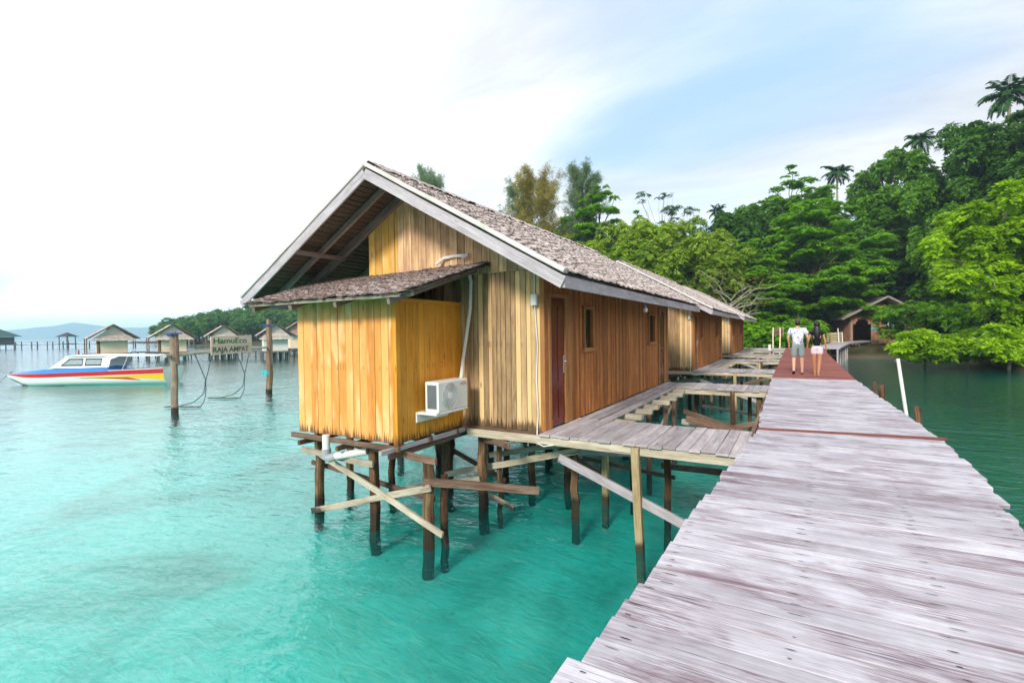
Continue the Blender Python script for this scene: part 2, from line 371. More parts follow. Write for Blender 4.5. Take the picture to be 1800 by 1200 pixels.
M['black'] = plain('flat_black', (0.012, 0.012, 0.014), 0.8, 0.1)  # plain near-black for the boat's window frames and mooring line
def glassmat():
    m, t, out = newmat('window_glass')
    principled(t, out, (0.015, 0.02, 0.018), 0.03, 0.8); return m
M['glass'] = glassmat()

# ------------------------------------------------------------------ setting: water, seabed, land
def vnoise(x, y, s, seed=0, oct=4):
    r = np.random.RandomState(seed); out = np.zeros_like(x, dtype=float); a = 1.0; tot = 0
    for o in range(oct):
        g = r.rand(64, 64); u = x / s % 64; v = y / s % 64
        i = np.floor(u).astype(int); j = np.floor(v).astype(int); fu = u - i; fv = v - j
        fu = fu*fu*(3-2*fu); fv = fv*fv*(3-2*fv); i %= 64; j %= 64
        out += a * (g[i, j]*(1-fu)*(1-fv) + g[(i+1) % 64, j]*fu*(1-fv) + g[i, (j+1) % 64]*(1-fu)*fv + g[(i+1) % 64, (j+1) % 64]*fu*fv)
        tot += a; a *= 0.5; s = s / 2.03
    return out / tot
SHORE = [(-60, 120), (-34, 62), (-14, 50), (-3, 46), (3, 57), (10, 57), (12.6, 49), (12.8, 41), (16, 31), (26, 22), (60, 12), (150, -10), (260, 60), (240, 260), (-20, 300)]
SHORE_L = [(-330, 130), (-205, 100), (-168, 86), (-140, 88), (-118, 100), (-98, 150), (-120, 300), (-330, 330)]
def sdist(x, y, poly):
    """signed distance, positive inside"""
    d = np.full(x.shape, 1e9); ins = np.zeros(x.shape, bool); n = len(poly)
    for i in range(n):
        ax, ay = poly[i]; bx, by = poly[(i+1) % n]
        ex, ey = bx-ax, by-ay; tt = np.clip(((x-ax)*ex + (y-ay)*ey) / (ex*ex+ey*ey), 0, 1)
        d = np.minimum(d, np.hypot(x-ax-tt*ex, y-ay-tt*ey))
        c = ((ay > y) != (by > y)); xx = (bx-ax)*(y-ay)/((by-ay) if by != ay else 1e-9)+ax
        ins ^= c & (x < xx)
    return np.where(ins, d, -d)
def ground(x, y):
    x = np.asarray(x, float); y = np.asarray(y, float)
    d1 = sdist(x, y, SHORE); d2 = sdist(x, y, SHORE_L)
    def prof(d, top, k): return np.where(d > 0, np.minimum(0.9 * np.clip(d/1.5, 0, 1) + k * np.clip(d-20, 0, None), top), np.clip(d*0.16, -1.9, 0) - 0.12)
    h = np.maximum(prof(d1, 14, 0.34), prof(d2, 5, 0.10))
    return h + (vnoise(x, y, 9.0, 3) - 0.5) * np.where(h > 0.5, 1.6, 0.25)
def gz(x, y): return float(ground(np.array([x]), np.array([y]))[0])
def heightgrid(xs, ys, fn):
    X, Y = np.meshgrid(xs, ys, indexing='ij'); Z = fn(X, Y)
    V = np.stack([X, Y, Z], -1).reshape(-1, 3); nx, ny = len(xs), len(ys)
    i, j = np.meshgrid(np.arange(nx-1), np.arange(ny-1), indexing='ij'); a = (i*ny + j).ravel()
    return V, np.stack([a, a+ny, a+ny+1, a+1], -1)
def seabed_mat():
    m, t, out = newmat('seabed_sand')
    g = t.nodes.new('ShaderNodeNewGeometry').outputs['Position']
    a = noise(t, g, 0.35, 5, 0.6, 0.4); b = noise(t, g, 5.0, 4, 0.7, 1.6); rp = noise(t, g, 1.0, 3, 0.5, 1.5, ms=(2.2, 6.5, 1))
    c = ramp(t, a, [(0.36, (0.32, 0.36, 0.30)), (0.50, (0.60, 0.61, 0.54)), (0.75, (0.74, 0.75, 0.68))])
    c = mixc(t, math_(t, 'MULTIPLY', smooth(t, b, 0.60, 0.72), 0.35), c, (0.16, 0.20, 0.12))
    c = mixc(t, math_(t, 'MULTIPLY', smooth(t, rp, 0.52, 0.64), 0.22), c, (0.42, 0.42, 0.30))
    # seagrass beds out to sea; dark green painted landward for shade and tree reflections
    sx = N(t, 'ShaderNodeSeparateXYZ'); L(t, g, sx.inputs[0])
    wx = math_(t, 'ADD', sx.outputs[0], math_(t, 'MULTIPLY', math_(t, 'SUBTRACT', noise(t, g, 0.25, 3), 0.5), 9.0))
    right = smooth(t, wx, -3.5, 2.5)
    beds = smooth(t, noise(t, g, 0.11, 4, 0.6, 0.8), 0.60, 0.70)
    weed_and_shade = math_(t, 'MAXIMUM', math_(t, 'MULTIPLY', right, math_(t, 'ADD', 0.72, math_(t, 'MULTIPLY', a, 0.3)), clamp=True), math_(t, 'MULTIPLY', beds, 0.35))
    c = mixc(t, weed_and_shade, c, (0.03, 0.20, 0.08))
    principled(t, out, c, 0.95, 0.05, bump=rp, bstr=0.4, bdist=0.05); return m
xs = np.concatenate([-np.geomspace(4000, 60, 30)[:-1], np.arange(-60, 40, 1.0), np.geomspace(40, 4000, 30)])
ys = np.concatenate([-np.geomspace(2000, 12, 20)[:-1], np.arange(-12, 60, 1.0), np.geomspace(60, 5000, 40)])
def bedz(X, Y):
    far = np.clip((np.hypot(X, Y) - 15) / 140, 0, 1)
    z = -0.38 - 0.85 * np.clip((X + 2.5) / 5, 0, 1) - 0.6 * far - 0.28 * (vnoise(X + 200, Y + 200, 6.0, 5) - 0.5)
    return z
V_, Q_ = heightgrid(xs, ys, bedz)
mb = MB(); mb.add(V_, Q_); mb.build('seabed', seabed_mat(), kind='structure', smooth_=True)

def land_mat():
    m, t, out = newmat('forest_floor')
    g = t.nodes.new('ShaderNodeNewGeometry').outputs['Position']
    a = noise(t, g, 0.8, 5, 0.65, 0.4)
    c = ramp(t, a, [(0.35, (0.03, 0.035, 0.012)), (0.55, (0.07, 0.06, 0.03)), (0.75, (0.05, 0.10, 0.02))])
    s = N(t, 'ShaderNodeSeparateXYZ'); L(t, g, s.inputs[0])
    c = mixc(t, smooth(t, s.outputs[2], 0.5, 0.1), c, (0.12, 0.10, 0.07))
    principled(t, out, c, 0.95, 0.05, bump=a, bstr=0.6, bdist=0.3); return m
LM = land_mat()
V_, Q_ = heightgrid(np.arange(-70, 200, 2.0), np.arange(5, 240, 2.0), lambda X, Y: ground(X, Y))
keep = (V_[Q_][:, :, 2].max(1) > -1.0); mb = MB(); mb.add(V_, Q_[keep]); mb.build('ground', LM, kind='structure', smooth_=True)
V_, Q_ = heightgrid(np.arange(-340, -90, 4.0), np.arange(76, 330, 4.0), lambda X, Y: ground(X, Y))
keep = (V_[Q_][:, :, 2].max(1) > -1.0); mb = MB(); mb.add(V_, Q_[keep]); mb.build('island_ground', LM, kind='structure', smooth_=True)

def water_mat():
    m, t, out = newmat('sea_water')
    g = t.nodes.new('ShaderNodeNewGeometry').outputs['Position']
    w1 = noise(t, g, 1.0, 3, 0.5, 0.5, ms=(1.1, 2.3, 1)); w2 = noise(t, g, 1.0, 3, 0.55, 0.6, ms=(4.2, 8.0, 1)); w3 = noise(t, g, 0.22, 3, 0.5, 0.3)
    hgt = math_(t, 'ADD', math_(t, 'MULTIPLY', w1, 0.085), math_(t, 'ADD', math_(t, 'MULTIPLY', w2, 0.040), math_(t, 'MULTIPLY', w3, 0.10)))
    b = N(t, 'ShaderNodeBump', inp={'Strength': 0.62, 'Distance': 1.0}); L(t, hgt, b.inputs['Height'])
    gi = t.nodes.new('ShaderNodeNewGeometry'); dt = N(t, 'ShaderNodeVectorMath', operation='DOT_PRODUCT'); L(t, b.outputs[0], dt.inputs[0]); L(t, gi.outputs['Incoming'], dt.inputs[1])
    ab = math_(t, 'MINIMUM', math_(t, 'ABSOLUTE', dt.outputs['Value']), 1.0)      # Schlick's reflectance, the same from above and below
    frs = math_(t, 'ADD', math_(t, 'MULTIPLY', math_(t, 'POWER', math_(t, 'SUBTRACT', 1.0, ab), 5.0), 0.96), 0.035)
    gl = N(t, 'ShaderNodeBsdfGlossy', inp={'Roughness': 0.04}); gl.inputs['Color'].default_value = (1, 1, 1, 1); L(t, b.outputs[0], gl.inputs['Normal'])
    tr = t.nodes.new('ShaderNodeBsdfTransparent'); tr.inputs[0].default_value = (0.93, 1.0, 0.99, 1)
    # suspended chalky sediment: part of the light comes back from the water itself
    df = t.nodes.new('ShaderNodeBsdfDiffuse'); df.inputs[0].default_value = (0.010, 0.35, 0.37, 1)
    bd = t.nodes.new('ShaderNodeMixShader'); bd.inputs[0].default_value = 0.12; L(t, tr.outputs[0], bd.inputs[1]); L(t, df.outputs[0], bd.inputs[2])
    mx = t.nodes.new('ShaderNodeMixShader'); L(t, frs, mx.inputs[0]); L(t, bd.outputs[0], mx.inputs[1]); L(t, gl.outputs[0], mx.inputs[2])
    L(t, mx.outputs[0], out.inputs[0])
    va = N(t, 'ShaderNodeVolumeAbsorption', inp={'Density': 1.7}); va.inputs['Color'].default_value = (0.06, 0.93, 0.915, 1)
    L(t, va.outputs[0], out.inputs['Volume']); return m
mb = MB(); X0, X1, Y0, Y1, ZB = -5500, 5500, -3000, 8000, -6
c8 = [(X0, Y0, ZB), (X1, Y0, ZB), (X1, Y1, ZB), (X0, Y1, ZB), (X0, Y0, 0), (X1, Y0, 0), (X1, Y1, 0), (X0, Y1, 0)]
wV = np.array(c8, float); wF = np.array([(0, 3, 2, 1), (4, 5, 6, 7), (0, 1, 5, 4), (1, 2, 6, 5), (2, 3, 7, 6), (3, 0, 4, 7)])
mb.add(wV, wF); mb.build('sea_water', water_mat(), kind='structure')

# far blue hills across the strait
def ridge(name, d0, pts, base_seed, thick):
    r = np.random.RandomState(base_seed); pxs = np.linspace(pts[0][0], pts[-1][0], 160)
    hh = np.interp(pxs, [p[0] for p in pts], [p[1] for p in pts]); rows = []
    prof = [(0, 0.0), (0.15, 0.35), (0.35, 0.72), (0.5, 1.0), (0.7, 0.7), (1.0, 0.0)]
    mb = MB()
    for k, (a, b) in enumerate(prof):
        row = []
        for i, px in enumerate(pxs):
            d = d0 + a * thick; p = at(px, d)
            n = float(vnoise(np.array([i*1.7 + 5.0]), np.array([k*9.0 + 3]), 7.0, base_seed)[0]) - 0.5
            row.append((p.x, p.y, -1.0 + hh[i] * b * (1 + 0.5 * n * (b < 1)) + (n * 6 if b == 1 else 0)))
        rows.append(row)
    mb.grid(rows); return mb.build(name, MHILL, kind='structure', smooth_=True)
m_, t_, o_ = newmat('hill_forest'); g_ = t_.nodes.new('ShaderNodeNewGeometry').outputs['Position']
principled(t_, o_, ramp(t_, noise(t_, g_, 0.02, 5, 0.6), [(0.35, (0.03, 0.06, 0.03)), (0.65, (0.07, 0.12, 0.05))]), 0.9, 0.05)
MHILL = m_
ridge('far_hills', 2600, [(-330, 30), (-150, 62), (0, 58), (60, 74), (95, 82), (130, 102), (170, 84), (205, 68), (250, 66), (290, 70), (350, 62), (420, 50), (520, 40), (640, 20), (760, 4)], 5, 700)
exec_after = []

# ------------------------------------------------------------------ jetty
random.seed(7)
def interp(v, a): return float(np.interp(v, [p[0] for p in a], [p[1] for p in a]))
LEFT = [(-3, -0.95), (1.8, -0.86), (2.5, -0.78), (4, -0.71), (5, -0.63), (6.2, -0.54), (8, -0.46), (12, -0.52), (16.5, -0.56), (44, -0.5)]
RIGHT = [(-3, 1.0), (2, 1.2), (4.6, 1.38), (6.5, 1.60), (8, 1.64), (12, 1.58), (16.7, 1.50), (26, 1.6), (44, 1.85)]
JOIST = [(-0.62, -0.52), (-0.04, 0.3), (0.58, 1.0), (1.22, 1.5)]
DZ = 1.45
jet = empty('jetty', (0.5, 0, 0), 'long weathered plank jetty running from the camera to the wooded shore, its far half red', 'jetty')
grey = MB(); nails = MB(); y = -1.6
while y < 16.45:
    wd = random.choice([0.19, 0.2, 0.23, 0.26, 0.3, 0.24]); wd = min(wd, 16.47 - y + 0.05)
    jg = 0.035 if random.random() < .25 else 0.012; x0 = interp(y + wd/2, LEFT) + random.uniform(-jg, jg); x1 = interp(y + wd/2, RIGHT) + random.uniform(-jg, jg)
    if 7.95 < y + wd/2 < 8.02 + 0.1: pass
    g_ = random.choice([0.006, 0.008, 0.010, 0.015]); sk = random.uniform(-0.0015, 0.0015) * (wd > 0); dz = random.uniform(-0.002, 0.002)
    tnt = random.random()
    brk = random.random() < 0.0
    grey.bar((x0, y + wd/2 + sk, DZ - 0.02 + dz), (x1, y + wd/2 - sk, DZ - 0.02 + dz + random.uniform(-0.003, 0.003)), wd - g_ + 0.001, 0.04, tnt, bev=0.003, seg=10, wob=0.0008, end=0.008)
    for jx in range(4):
        xj = JOIST[jx][0] + (JOIST[jx][1] - JOIST[jx][0]) * min(1, max(0, (y - 2) / 6)) + random.uniform(-0.03, 0.03)
        if jx == 0: xj = x0 + random.uniform(0.05, 0.12)
        for f_ in ((0.28, 0.74) if wd > 0.18 else (0.5,)):
            if y > 9 and random.random() < 0.5: continue
            yy = y + wd * f_ + random.uniform(-0.02, 0.02); a_ = random.uniform(0.010, 0.045); b_ = random.uniform(0.002, 0.0045)
            if random.random() < 0.18: continue
            pts = []
            for q in range(10):
                th = 2*math.pi*q/10; rr = random.uniform(0.6, 1.25)
                pts.append((xj + math.cos(th)*a_*rr, yy + math.sin(th)*b_*rr, DZ + dz + 0.0042))
            grey.face(pts, random.random(), None, 1)
    y += wd
gd = grey.build('grey_deck', [M['jetty'], plain('nail_rust', (0.055, 0.03, 0.035), 0.9, 0.1)], jet)
red = MB(); y = 16.52
while y < 43.5:
    wd = random.uniform(0.16, 0.22); x0 = interp(y, LEFT) + random.uniform(-0.02, 0.02); x1 = interp(y, RIGHT) + random.uniform(-0.02, 0.02)
    red.bar((x0, y + wd/2, DZ - 0.015), (x1, y + wd/2, DZ - 0.015 + random.uniform(-.004, .004)), wd - 0.012, 0.04, None, bev=0.005); y += wd
red.build('red_deck', M['red_deck'], jet, label='reddish brown plank deck of the far half')
st = MB(); st.bar((-0.46, 7.88, DZ + 0.012), (1.70, 8.17, DZ + 0.012), 0.09, 0.02, 0.5, bev=0.004); st.build('crossing_strip', M['red_strip'], jet, label='thin red batten laid across the grey planks')
jb = MB()
for jx in range(4):
    xa, xb = JOIST[jx]; xa += 0.07 if jx == 0 else 0
    jb.bar((xa + .06, -1.5, DZ - 0.1), (xb, 8, DZ - 0.1), 0.06, 0.12); jb.bar((xb, 8, DZ - 0.1), (xb, 43.4, DZ - 0.1), 0.06, 0.12)
jb.build('joists', M['brown_beam'], jet)
for k, yy in enumerate([-0.9, 1.4, 3.9, 6.1, 9.1, 11.6, 13.9, 16.4, 19, 22, 25, 28, 31, 34, 37, 40, 43]):
    xl = interp(yy, LEFT) + 0.16; xr = interp(yy, RIGHT) - 0.12
    b = MB(); b.bar((xl - 0.25, yy, DZ - 0.22), (xr + 0.2, yy, DZ - 0.22), 0.07, 0.12); b.build('cross_beam', M['brown_beam'], jet)
    for xx in (xl, xr):
        b = MB(); b.log((xx + random.uniform(-.04, .04), yy + 0.08, -2.2), (xx, yy + 0.08, DZ - 0.05), 0.085, 0.07); b.build('post', M['post'], jet)
    if k % 2 == 0:
        b = MB(); b.bar((xl, yy + 0.2, DZ - 0.3), (xr, yy + 0.2, 0.25), 0.04, 0.1); b.build('brace', M['pale_beam'], jet)
# long sloping braces seen between the walkways
for p0, p1 in [((-1.75, 9.5, 1.25), (-0.35, 9.3, 1.02)), ((-2.3, 12.2, 0.95), (-0.7, 11.6, 0.62))]:
    b = MB(); b.bar(p0, p1, 0.04, 0.11); b.build('brace', M['brown_beam'], jet)
for (xx, yy, lean, top, r) in [(1.74, 9.75, (-0.07, 0), 1.66, 0.045), (1.70, 13.5, (0, 0), 1.62, 0.07), (1.74, 14.9, (0.0, 0), 1.56, 0.05)]:
    b = MB(); b.log((xx - lean[0]*3, yy, -1.6), (xx + lean[0], yy, top), r, r*.9); b.build('post', M['post'], jet, label='brown post stub sticking up beside the right edge of the deck')
pp = MB(); p1 = (1.80, 12.25, 2.28); pp.tube([(2.13, 12.0, -1.6), (1.98, 12.1, 0.6), p1], [0.034, 0.032, 0.030], 10)
pp.build('mooring_pole', M['pvc'], label='thin white pole leaning up out of the water beside the right edge of the jetty', cat='pole')

# ------------------------------------------------------------------ cottages on stilts
YB, YR = 5.36, 15.2          # roof from front barge to back
XR, SL, EV = -5.65, 0.57, 3.23
ZB_ = 5.30                   # underside of the bargeboard at the ridge
def zb(x): return ZB_ - SL * abs(x - XR)
def thatch(mb, e0, e1, r0, r1, rows, rng, lift=0.04, colw=0.013, over=0.035, jag=0.03):
    """overlapping combed rows of palm thatch from eave line e0-e1 to ridge line r0-r1"""
    e0, e1, r0, r1 = map(lambda p: np.array(p, float), (e0, e1, r0, r1))
    nrm = np.cross(e1 - e0, r0 - e0); nrm /= np.linalg.norm(nrm)
    if nrm[2] < 0: nrm = -nrm
    ncol = int(max(np.linalg.norm(e1 - e0), np.linalg.norm(r1 - r0)) / colw)
    u = np.linspace(0, 1, ncol + 1)[:, None]; Ls = np.linalg.norm(r0 - e0)
    for i in range(rows):
        t0 = i / rows; t1 = min(1.0, (i + 1.9) / rows)
        base = e0 + (e1 - e0) * u; top = r0 + (r1 - r0) * u
        w1 = np.interp(np.arange(ncol + 1), np.arange(0, ncol + 12, 11), rng.uniform(-1, 1, len(np.arange(0, ncol + 12, 11))))[:, None]
        j = rng.uniform(-jag, jag, (ncol + 1, 1)) / Ls + w1 * 0.016 / Ls
        if i == 0: j = rng.uniform(-0.09, 0.03, (ncol + 1, 1)) / Ls
        ox = np.interp(np.arange(ncol + 1), np.arange(0, ncol + 12, 5), rng.uniform(.35, 1.0, len(np.arange(0, ncol + 12, 5))))[:, None] + rng.uniform(-.15, .15, (ncol + 1, 1))
        lo = base + (top - base) * (t0 + j) + nrm * (lift + over * ox + w1 * 0.008)
        hi = base + (top - base) * t1 + nrm * (lift * 0.6)
        lo2 = lo - nrm * 0.022 + (top - base) * (0.01 / Ls)
        V = np.vstack([lo, hi, lo2]); n = ncol + 1; a = np.arange(ncol)
        F1 = np.stack([a, a+1, a+1+n, a+n], -1); F2 = np.stack([a+2*n, a+1+2*n, a+1, a], -1)
        T = np.clip(rng.normal(0.5, 0.17, ncol) + np.interp(np.arange(ncol), np.arange(0, ncol + 40, 23), rng.uniform(-.22, .22, len(np.arange(0, ncol + 40, 23)))) + rng.uniform(-.10, .10), 0, 1)
        us = np.arange(n) * colw; o1, o2 = rng.uniform(0, 50, 2); du = Ls / rows * 1.9
        q1 = np.stack([np.stack([us[a]+o1, a*0+o2], -1), np.stack([us[a+1]+o1, a*0+o2], -1), np.stack([us[a+1]+o1, a*0+o2+du], -1), np.stack([us[a]+o1, a*0+o2+du], -1)], 1).reshape(-1, 2)
        mb.add(V, np.vstack([F1, F2]), np.concatenate([T, T * 0.3]), np.vstack([q1, q1 * 1.0]))
def boards_x(mb, x0, x1, y, ztop, zbot, wd, th=0.02, jz=0.012, toward=-1, rng=random, gap=0.007):
    """vertical boards standing along x on a wall facing -y (toward=-1)"""
    x = x0
    while x < x1 - 0.01:
        w_ = min(wd * rng.uniform(0.85, 1.15), x1 - x)
        if x1 - x - w_ < 0.03: w_ = x1 - x
        t1 = ztop(x + w_/2) if callable(ztop) else ztop; o = rng.uniform(0, 0.006)
        z0 = zbot + rng.uniform(-jz, jz)
        mb.bar((x + w_/2, y + toward*(th/2 + o), z0), (x + w_/2, y + toward*(th/2 + o), t1), w_ - gap, th, rng.random(), up=(0, 1, 0), bev=0.003)
        x += w_
def boards_y(mb, y0, y1, x, ztop, zbot, wd, th=0.02, jz=0.012, holes=(), toward=1, rng=random, gap=0.007):
    y = y0
    while y < y1 - 0.01:
        w_ = min(wd * rng.uniform(0.85, 1.15), y1 - y)
        if y1 - y - w_ < 0.03: w_ = y1 - y
        c = y + w_/2; o = rng.uniform(0, 0.006); tn = rng.random(); z0 = zbot + rng.uniform(-jz, jz)
        spans = [(z0, ztop(c) if callable(ztop) else ztop)]
        for (ha, hb, za, zb2) in holes:
            if ha < c < hb:
                spans = [s_ for s in spans for s_ in ((s[0], min(s[1], za)), (max(s[0], zb2), s[1])) if s_[1] - s_[0] > 0.02]
        for a, b in spans:
            mb.bar((x + toward*(th/2 + o), c, a), (x + toward*(th/2 + o), c, b), w_ - gap, th, tn, up=(1, 0, 0), bev=0.003)
        y += w_
def door(root, y0, y1, x, z0, z1, hand):
    fr = MB()
    fr.box((x - 0.03, y0 - 0.02, z0), (x + 0.05, y0 + 0.06, z1), 0.6); fr.box((x - 0.03, y1 - 0.06, z0), (x + 0.05, y1 + 0.20, z1), 0.5)
    fr.box((x - 0.03, y0 + 0.062, z1 - 0.07), (x + 0.045, y1 - 0.062, z1), 0.5)
    d = empty('door', (x, y0, z0)); d.parent = root; d.location = Vector((x, y0, z0)) - root.location
    fr.build('door_frame', M['trim'], d)
    pn = MB(); pn.box((x - 0.005, y0 + 0.063, z0 + 0.01), (x + 0.02, y1 - 0.063, z1 - 0.073), 0.5)
    for (za, zb2) in ((z0 + 0.12, z0 + 0.55), (z0 + 0.68, z1 - 0.2)):
        ym = (y0 + y1) / 2
        for a, b in ((y0 + 0.11, ym - 0.02), (ym + 0.02, y1 - 0.11)):
            pn.box((x + 0.0205, a, za), (x + 0.032, b, zb2), 0.3, bev=0.008)
    pn.build('door_panel', M['door'], d)
    yh = y1 - 0.10 if hand > 0 else y0 + 0.10
    hd = MB(); hd.box((x + 0.0325, yh - 0.018, z0 + 0.80), (x + 0.042, yh + 0.018, z0 + 1.08), 0.5)
    hd.tube([(x + 0.042, yh, z0 + 0.99), (x + 0.085, yh, z0 + 0.99), (x + 0.09, yh - 0.10*hand, z0 + 0.985)], 0.009, 6)
    hd.build('door_handle', M['steel'], d)
def window(root, y0, y1, x, z0, z1):
    wn = empty('window', (0, 0, 0)); wn.parent = root; wn.location = Vector((x, y0, z0)) - root.location
    f = MB()
    f.box((x - 0.02, y0, z0), (x + 0.06, y0 + 0.045, z1), 0.6); f.box((x - 0.02, y1 - 0.045, z0), (x + 0.06, y1, z1), 0.7)
    f.box((x - 0.02, y0 + 0.046, z1 - 0.05), (x + 0.055, y1 - 0.046, z1), 0.5)
    f.build('frame', M['trim'], wn)
    s = MB(); s.box((x - 0.02, y0 - 0.06, z0 - 0.07), (x + 0.085, y1 + 0.06, z0 - 0.002), 0.6); s.build('sill', M['trim'], wn)
    g = MB(); g.box((x - 0.012, y0 + 0.046, z0), (x - 0.006, y1 - 0.046, z1 - 0.051)); g.build('glass', M['glass'], wn)
    c = MB(); c.box((x + 0.0, y0 + 0.047, z0 + 0.002), (x + 0.012, y0 + 0.15, z1 - 0.055)); c.build('curtain', M['white'], wn)

def make_cottage():
    rng = random.Random(11); nr = np.random.RandomState(4)
    root = empty('stilt_cottage', (-4.95, 6.45, 0))
    FL = 1.45
    # gable wall, lower (narrow weathered boards) and upper (wide boards, lapped over)
    g = MB(); g.box((-6.70, 6.455, FL), (-3.205, 6.50, 4.0), 0.2); boards_x(g, -6.70, -3.24, 6.45, 3.86, FL - 0.02, 0.085, rng=rng)
    g.build('gable_wall', M['gable_low'], root)
    g = MB(); boards_x(g, -6.0, -3.12, 6.425, lambda x: zb(x) + 0.02, 3.83, 0.165, th=0.022, rng=rng)
    g.build('gable_boards', M['gable_up'], root, label='weathered grey brown boards filling the gable')
    g = MB(); boards_x(g, -6.70, -6.0, 6.425, lambda x: zb(x) + 0.10, 3.83, 0.15, th=0.022, rng=rng)
    g.build('gable_boards', M['gable_gold'], root, label='golden yellow boards at the sea end of the gable')
    # side walls
    holes = [(6.55, 7.45, FL - .1, 3.5), (7.93, 8.45, 2.6, 3.36), (12.3, 12.98, 2.6, 3.36), (13.35, 14.22, FL - .1, 3.5)]
    s = MB(); boards_y(s, 6.56, 14.45, -3.20, lambda y: 4.02, FL - 0.01, 0.075, holes=holes, rng=rng)
    for a, b in ((7.45, 7.93), (8.45, 12.3), (12.98, 13.35), (14.22, 14.4)): s.box((-3.26, a, FL), (-3.212, b, 4.0), 0.1)
    s.box((-3.26, 7.931, FL), (-3.212, 8.449, 2.59), .1); s.box((-3.26, 12.301, FL), (-3.212, 12.979, 2.59), .1)
    for a, b in ((6.56, 7.449), (7.931, 8.449), (12.301, 12.979), (13.351, 14.219)): s.box((-3.26, a, 3.52), (-3.212, b, 4.0), .1)
    s.build('side_wall', M['side'], root)
    b = MB(); boards_y(b, 6.5, 14.45, -6.70, lambda y: 4.7, FL, 0.12, toward=-1, rng=rng); b.build('sea_wall', M['side'], root)
    b = MB(); boards_x(b, -6.68, -3.22, 14.45, lambda x: zb(x) + .1, FL, 0.12, toward=1, rng=rng); b.box((-6.6, 14.40, FL), (-3.3, 14.44, 3.9), .2); b.build('back_wall', M['side'], root)
    b = MB(); b.box((-3.236, 6.415, FL - 0.02), (-3.165, 6.55, 3.98), 0.6); b.build('corner_post', M['trim'], root)
    b = MB(); b.box((-3.22, 14.36, FL), (-3.15, 14.47, 3.98), 0.6); b.build('corner_post', M['trim'], root)
    door(root, 6.57, 7.20, -3.20, FL + 0.0, 3.5, 1); door(root, 13.4, 14.05, -3.20, FL + 0.0, 3.5, -1)
    window(root, 7.95, 8.43, -3.20, 2.62, 3.35); window(root, 12.32, 12.96, -3.20, 2.62, 3.35)
    # floor
    f = MB(); f.box((-6.68, 6.5, FL - 0.05), (-3.27, 14.3, FL - 0.005), 0.4); f.box((-8.1, 6.5, FL - 0.05), (-6.74, 14.3, FL - 0.005), 0.6); f.build('floor', M['grey_deck'], root)
    f = MB(); f.box((-4.72, 6.39, FL - 0.13), (-3.12, 6.45, FL - 0.025), 0.2); f.build('floor_beam', M['brown_beam'], root)
    for xx in (-8.0, -6.7, -5.2, -3.5):
        f = MB(); f.box((xx, 6.46, FL - 0.19), (xx + 0.08, 14.4, FL - 0.055), None); f.build('floor_beam', M['brown_beam'], root)
    for yy in (7.2, 9.0, 10.8, 12.6, 14.2):
        f = MB(); f.box((-8.2, yy, FL - 0.32), (-3.1, yy + 0.07, FL - 0.195), None); f.build('floor_beam', M['brown_beam'], root)
    # main roof
    r = MB(); T0 = 0.17
    for sgn in (1, -1):
        e = XR + sgn * EV; zr = ZB_ + T0; ze = zr - SL * EV
        r.face([(XR, YB, zr), (XR, YR, zr), (e, YR, ze), (e, YB, ze)], 0.3, [(0, 0), (9, 0), (9, 4), (0, 4)])
        thatch(r, (e + sgn*0.05, YB + 0.04, ze - 0.03), (e + sgn*0.05, YR, ze - 0.03), (XR, YB + 0.04, zr), (XR, YR, zr), 32, nr)
        cap0 = MB()
    r.add(*ridge_cap(XR, YB + .05, YR, ZB_ + T0 + 0.08, nr))
    r.build('roof_thatch', M['thatch'], root)
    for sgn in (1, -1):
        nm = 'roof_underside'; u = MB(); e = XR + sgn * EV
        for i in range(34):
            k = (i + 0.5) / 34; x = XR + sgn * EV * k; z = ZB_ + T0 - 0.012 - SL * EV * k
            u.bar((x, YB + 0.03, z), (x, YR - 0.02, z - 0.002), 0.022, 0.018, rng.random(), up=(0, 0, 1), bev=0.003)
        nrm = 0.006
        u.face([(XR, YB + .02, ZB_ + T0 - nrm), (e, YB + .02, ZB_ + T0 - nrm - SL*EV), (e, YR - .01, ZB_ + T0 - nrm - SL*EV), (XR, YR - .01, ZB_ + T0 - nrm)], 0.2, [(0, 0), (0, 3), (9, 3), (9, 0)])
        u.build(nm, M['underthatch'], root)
        for k, yy in enumerate((5.9, 6.37, 7.3, 8.4, 9.6, 10.8, 12, 13.2, 14.5, 15.1)):
            b = MB(); b.bar((XR, yy, ZB_ + 0.075), (e, yy, ZB_ + 0.075 - SL*EV), 0.055 if k != 1 else 0.07, 0.10 if k != 1 else 0.14, None, up=(0, 0, 1)); b.build('rafter', M['rafter'], root)
        # bargeboard and mossy capping board over the thatch edge
        b = MB(); b.bar((XR, YB - 0.015, ZB_ + 0.055), (e + sgn*0.04, YB - 0.015, ZB_ + 0.055 - SL*(EV + .04)), 0.03, 0.15, 0.5, bev=0.004, seg=6, wob=0.003); b.build('bargeboard', M['barge'], root)
        b = MB(); b.bar((XR - sgn*0.02, YB + 0.035, ZB_ + T0 + 0.04), (e + sgn*0.06, YB + 0.035, ZB_ + T0 + 0.04 - SL*(EV + .06)), 0.15, 0.055, 0.6, bev=0.01, seg=8, wob=0.006); b.build('capping_board', M['cap'], root)
        b = MB(); b.bar((e + sgn*0.03, YB + .01, ZB_ + 0.045 - SL*EV), (e + sgn*0.03, YR - 0.1, ZB_ + 0.045 - SL*EV), 0.03, 0.15, 0.5, seg=6, wob=0.004); b.build('eave_board', M['barge'], root)
    for x in (-7.35, -4.1):
        b = MB(); z = zb(x) + 0.0; b.bar((x, YB + 0.01, z), (x, 6.4, z), 0.08, 0.07, 0.8); b.build('purlin', M['rafter'], root)
    # bathroom box
    BX0, BX1, BY = -6.74, -4.68, 4.93
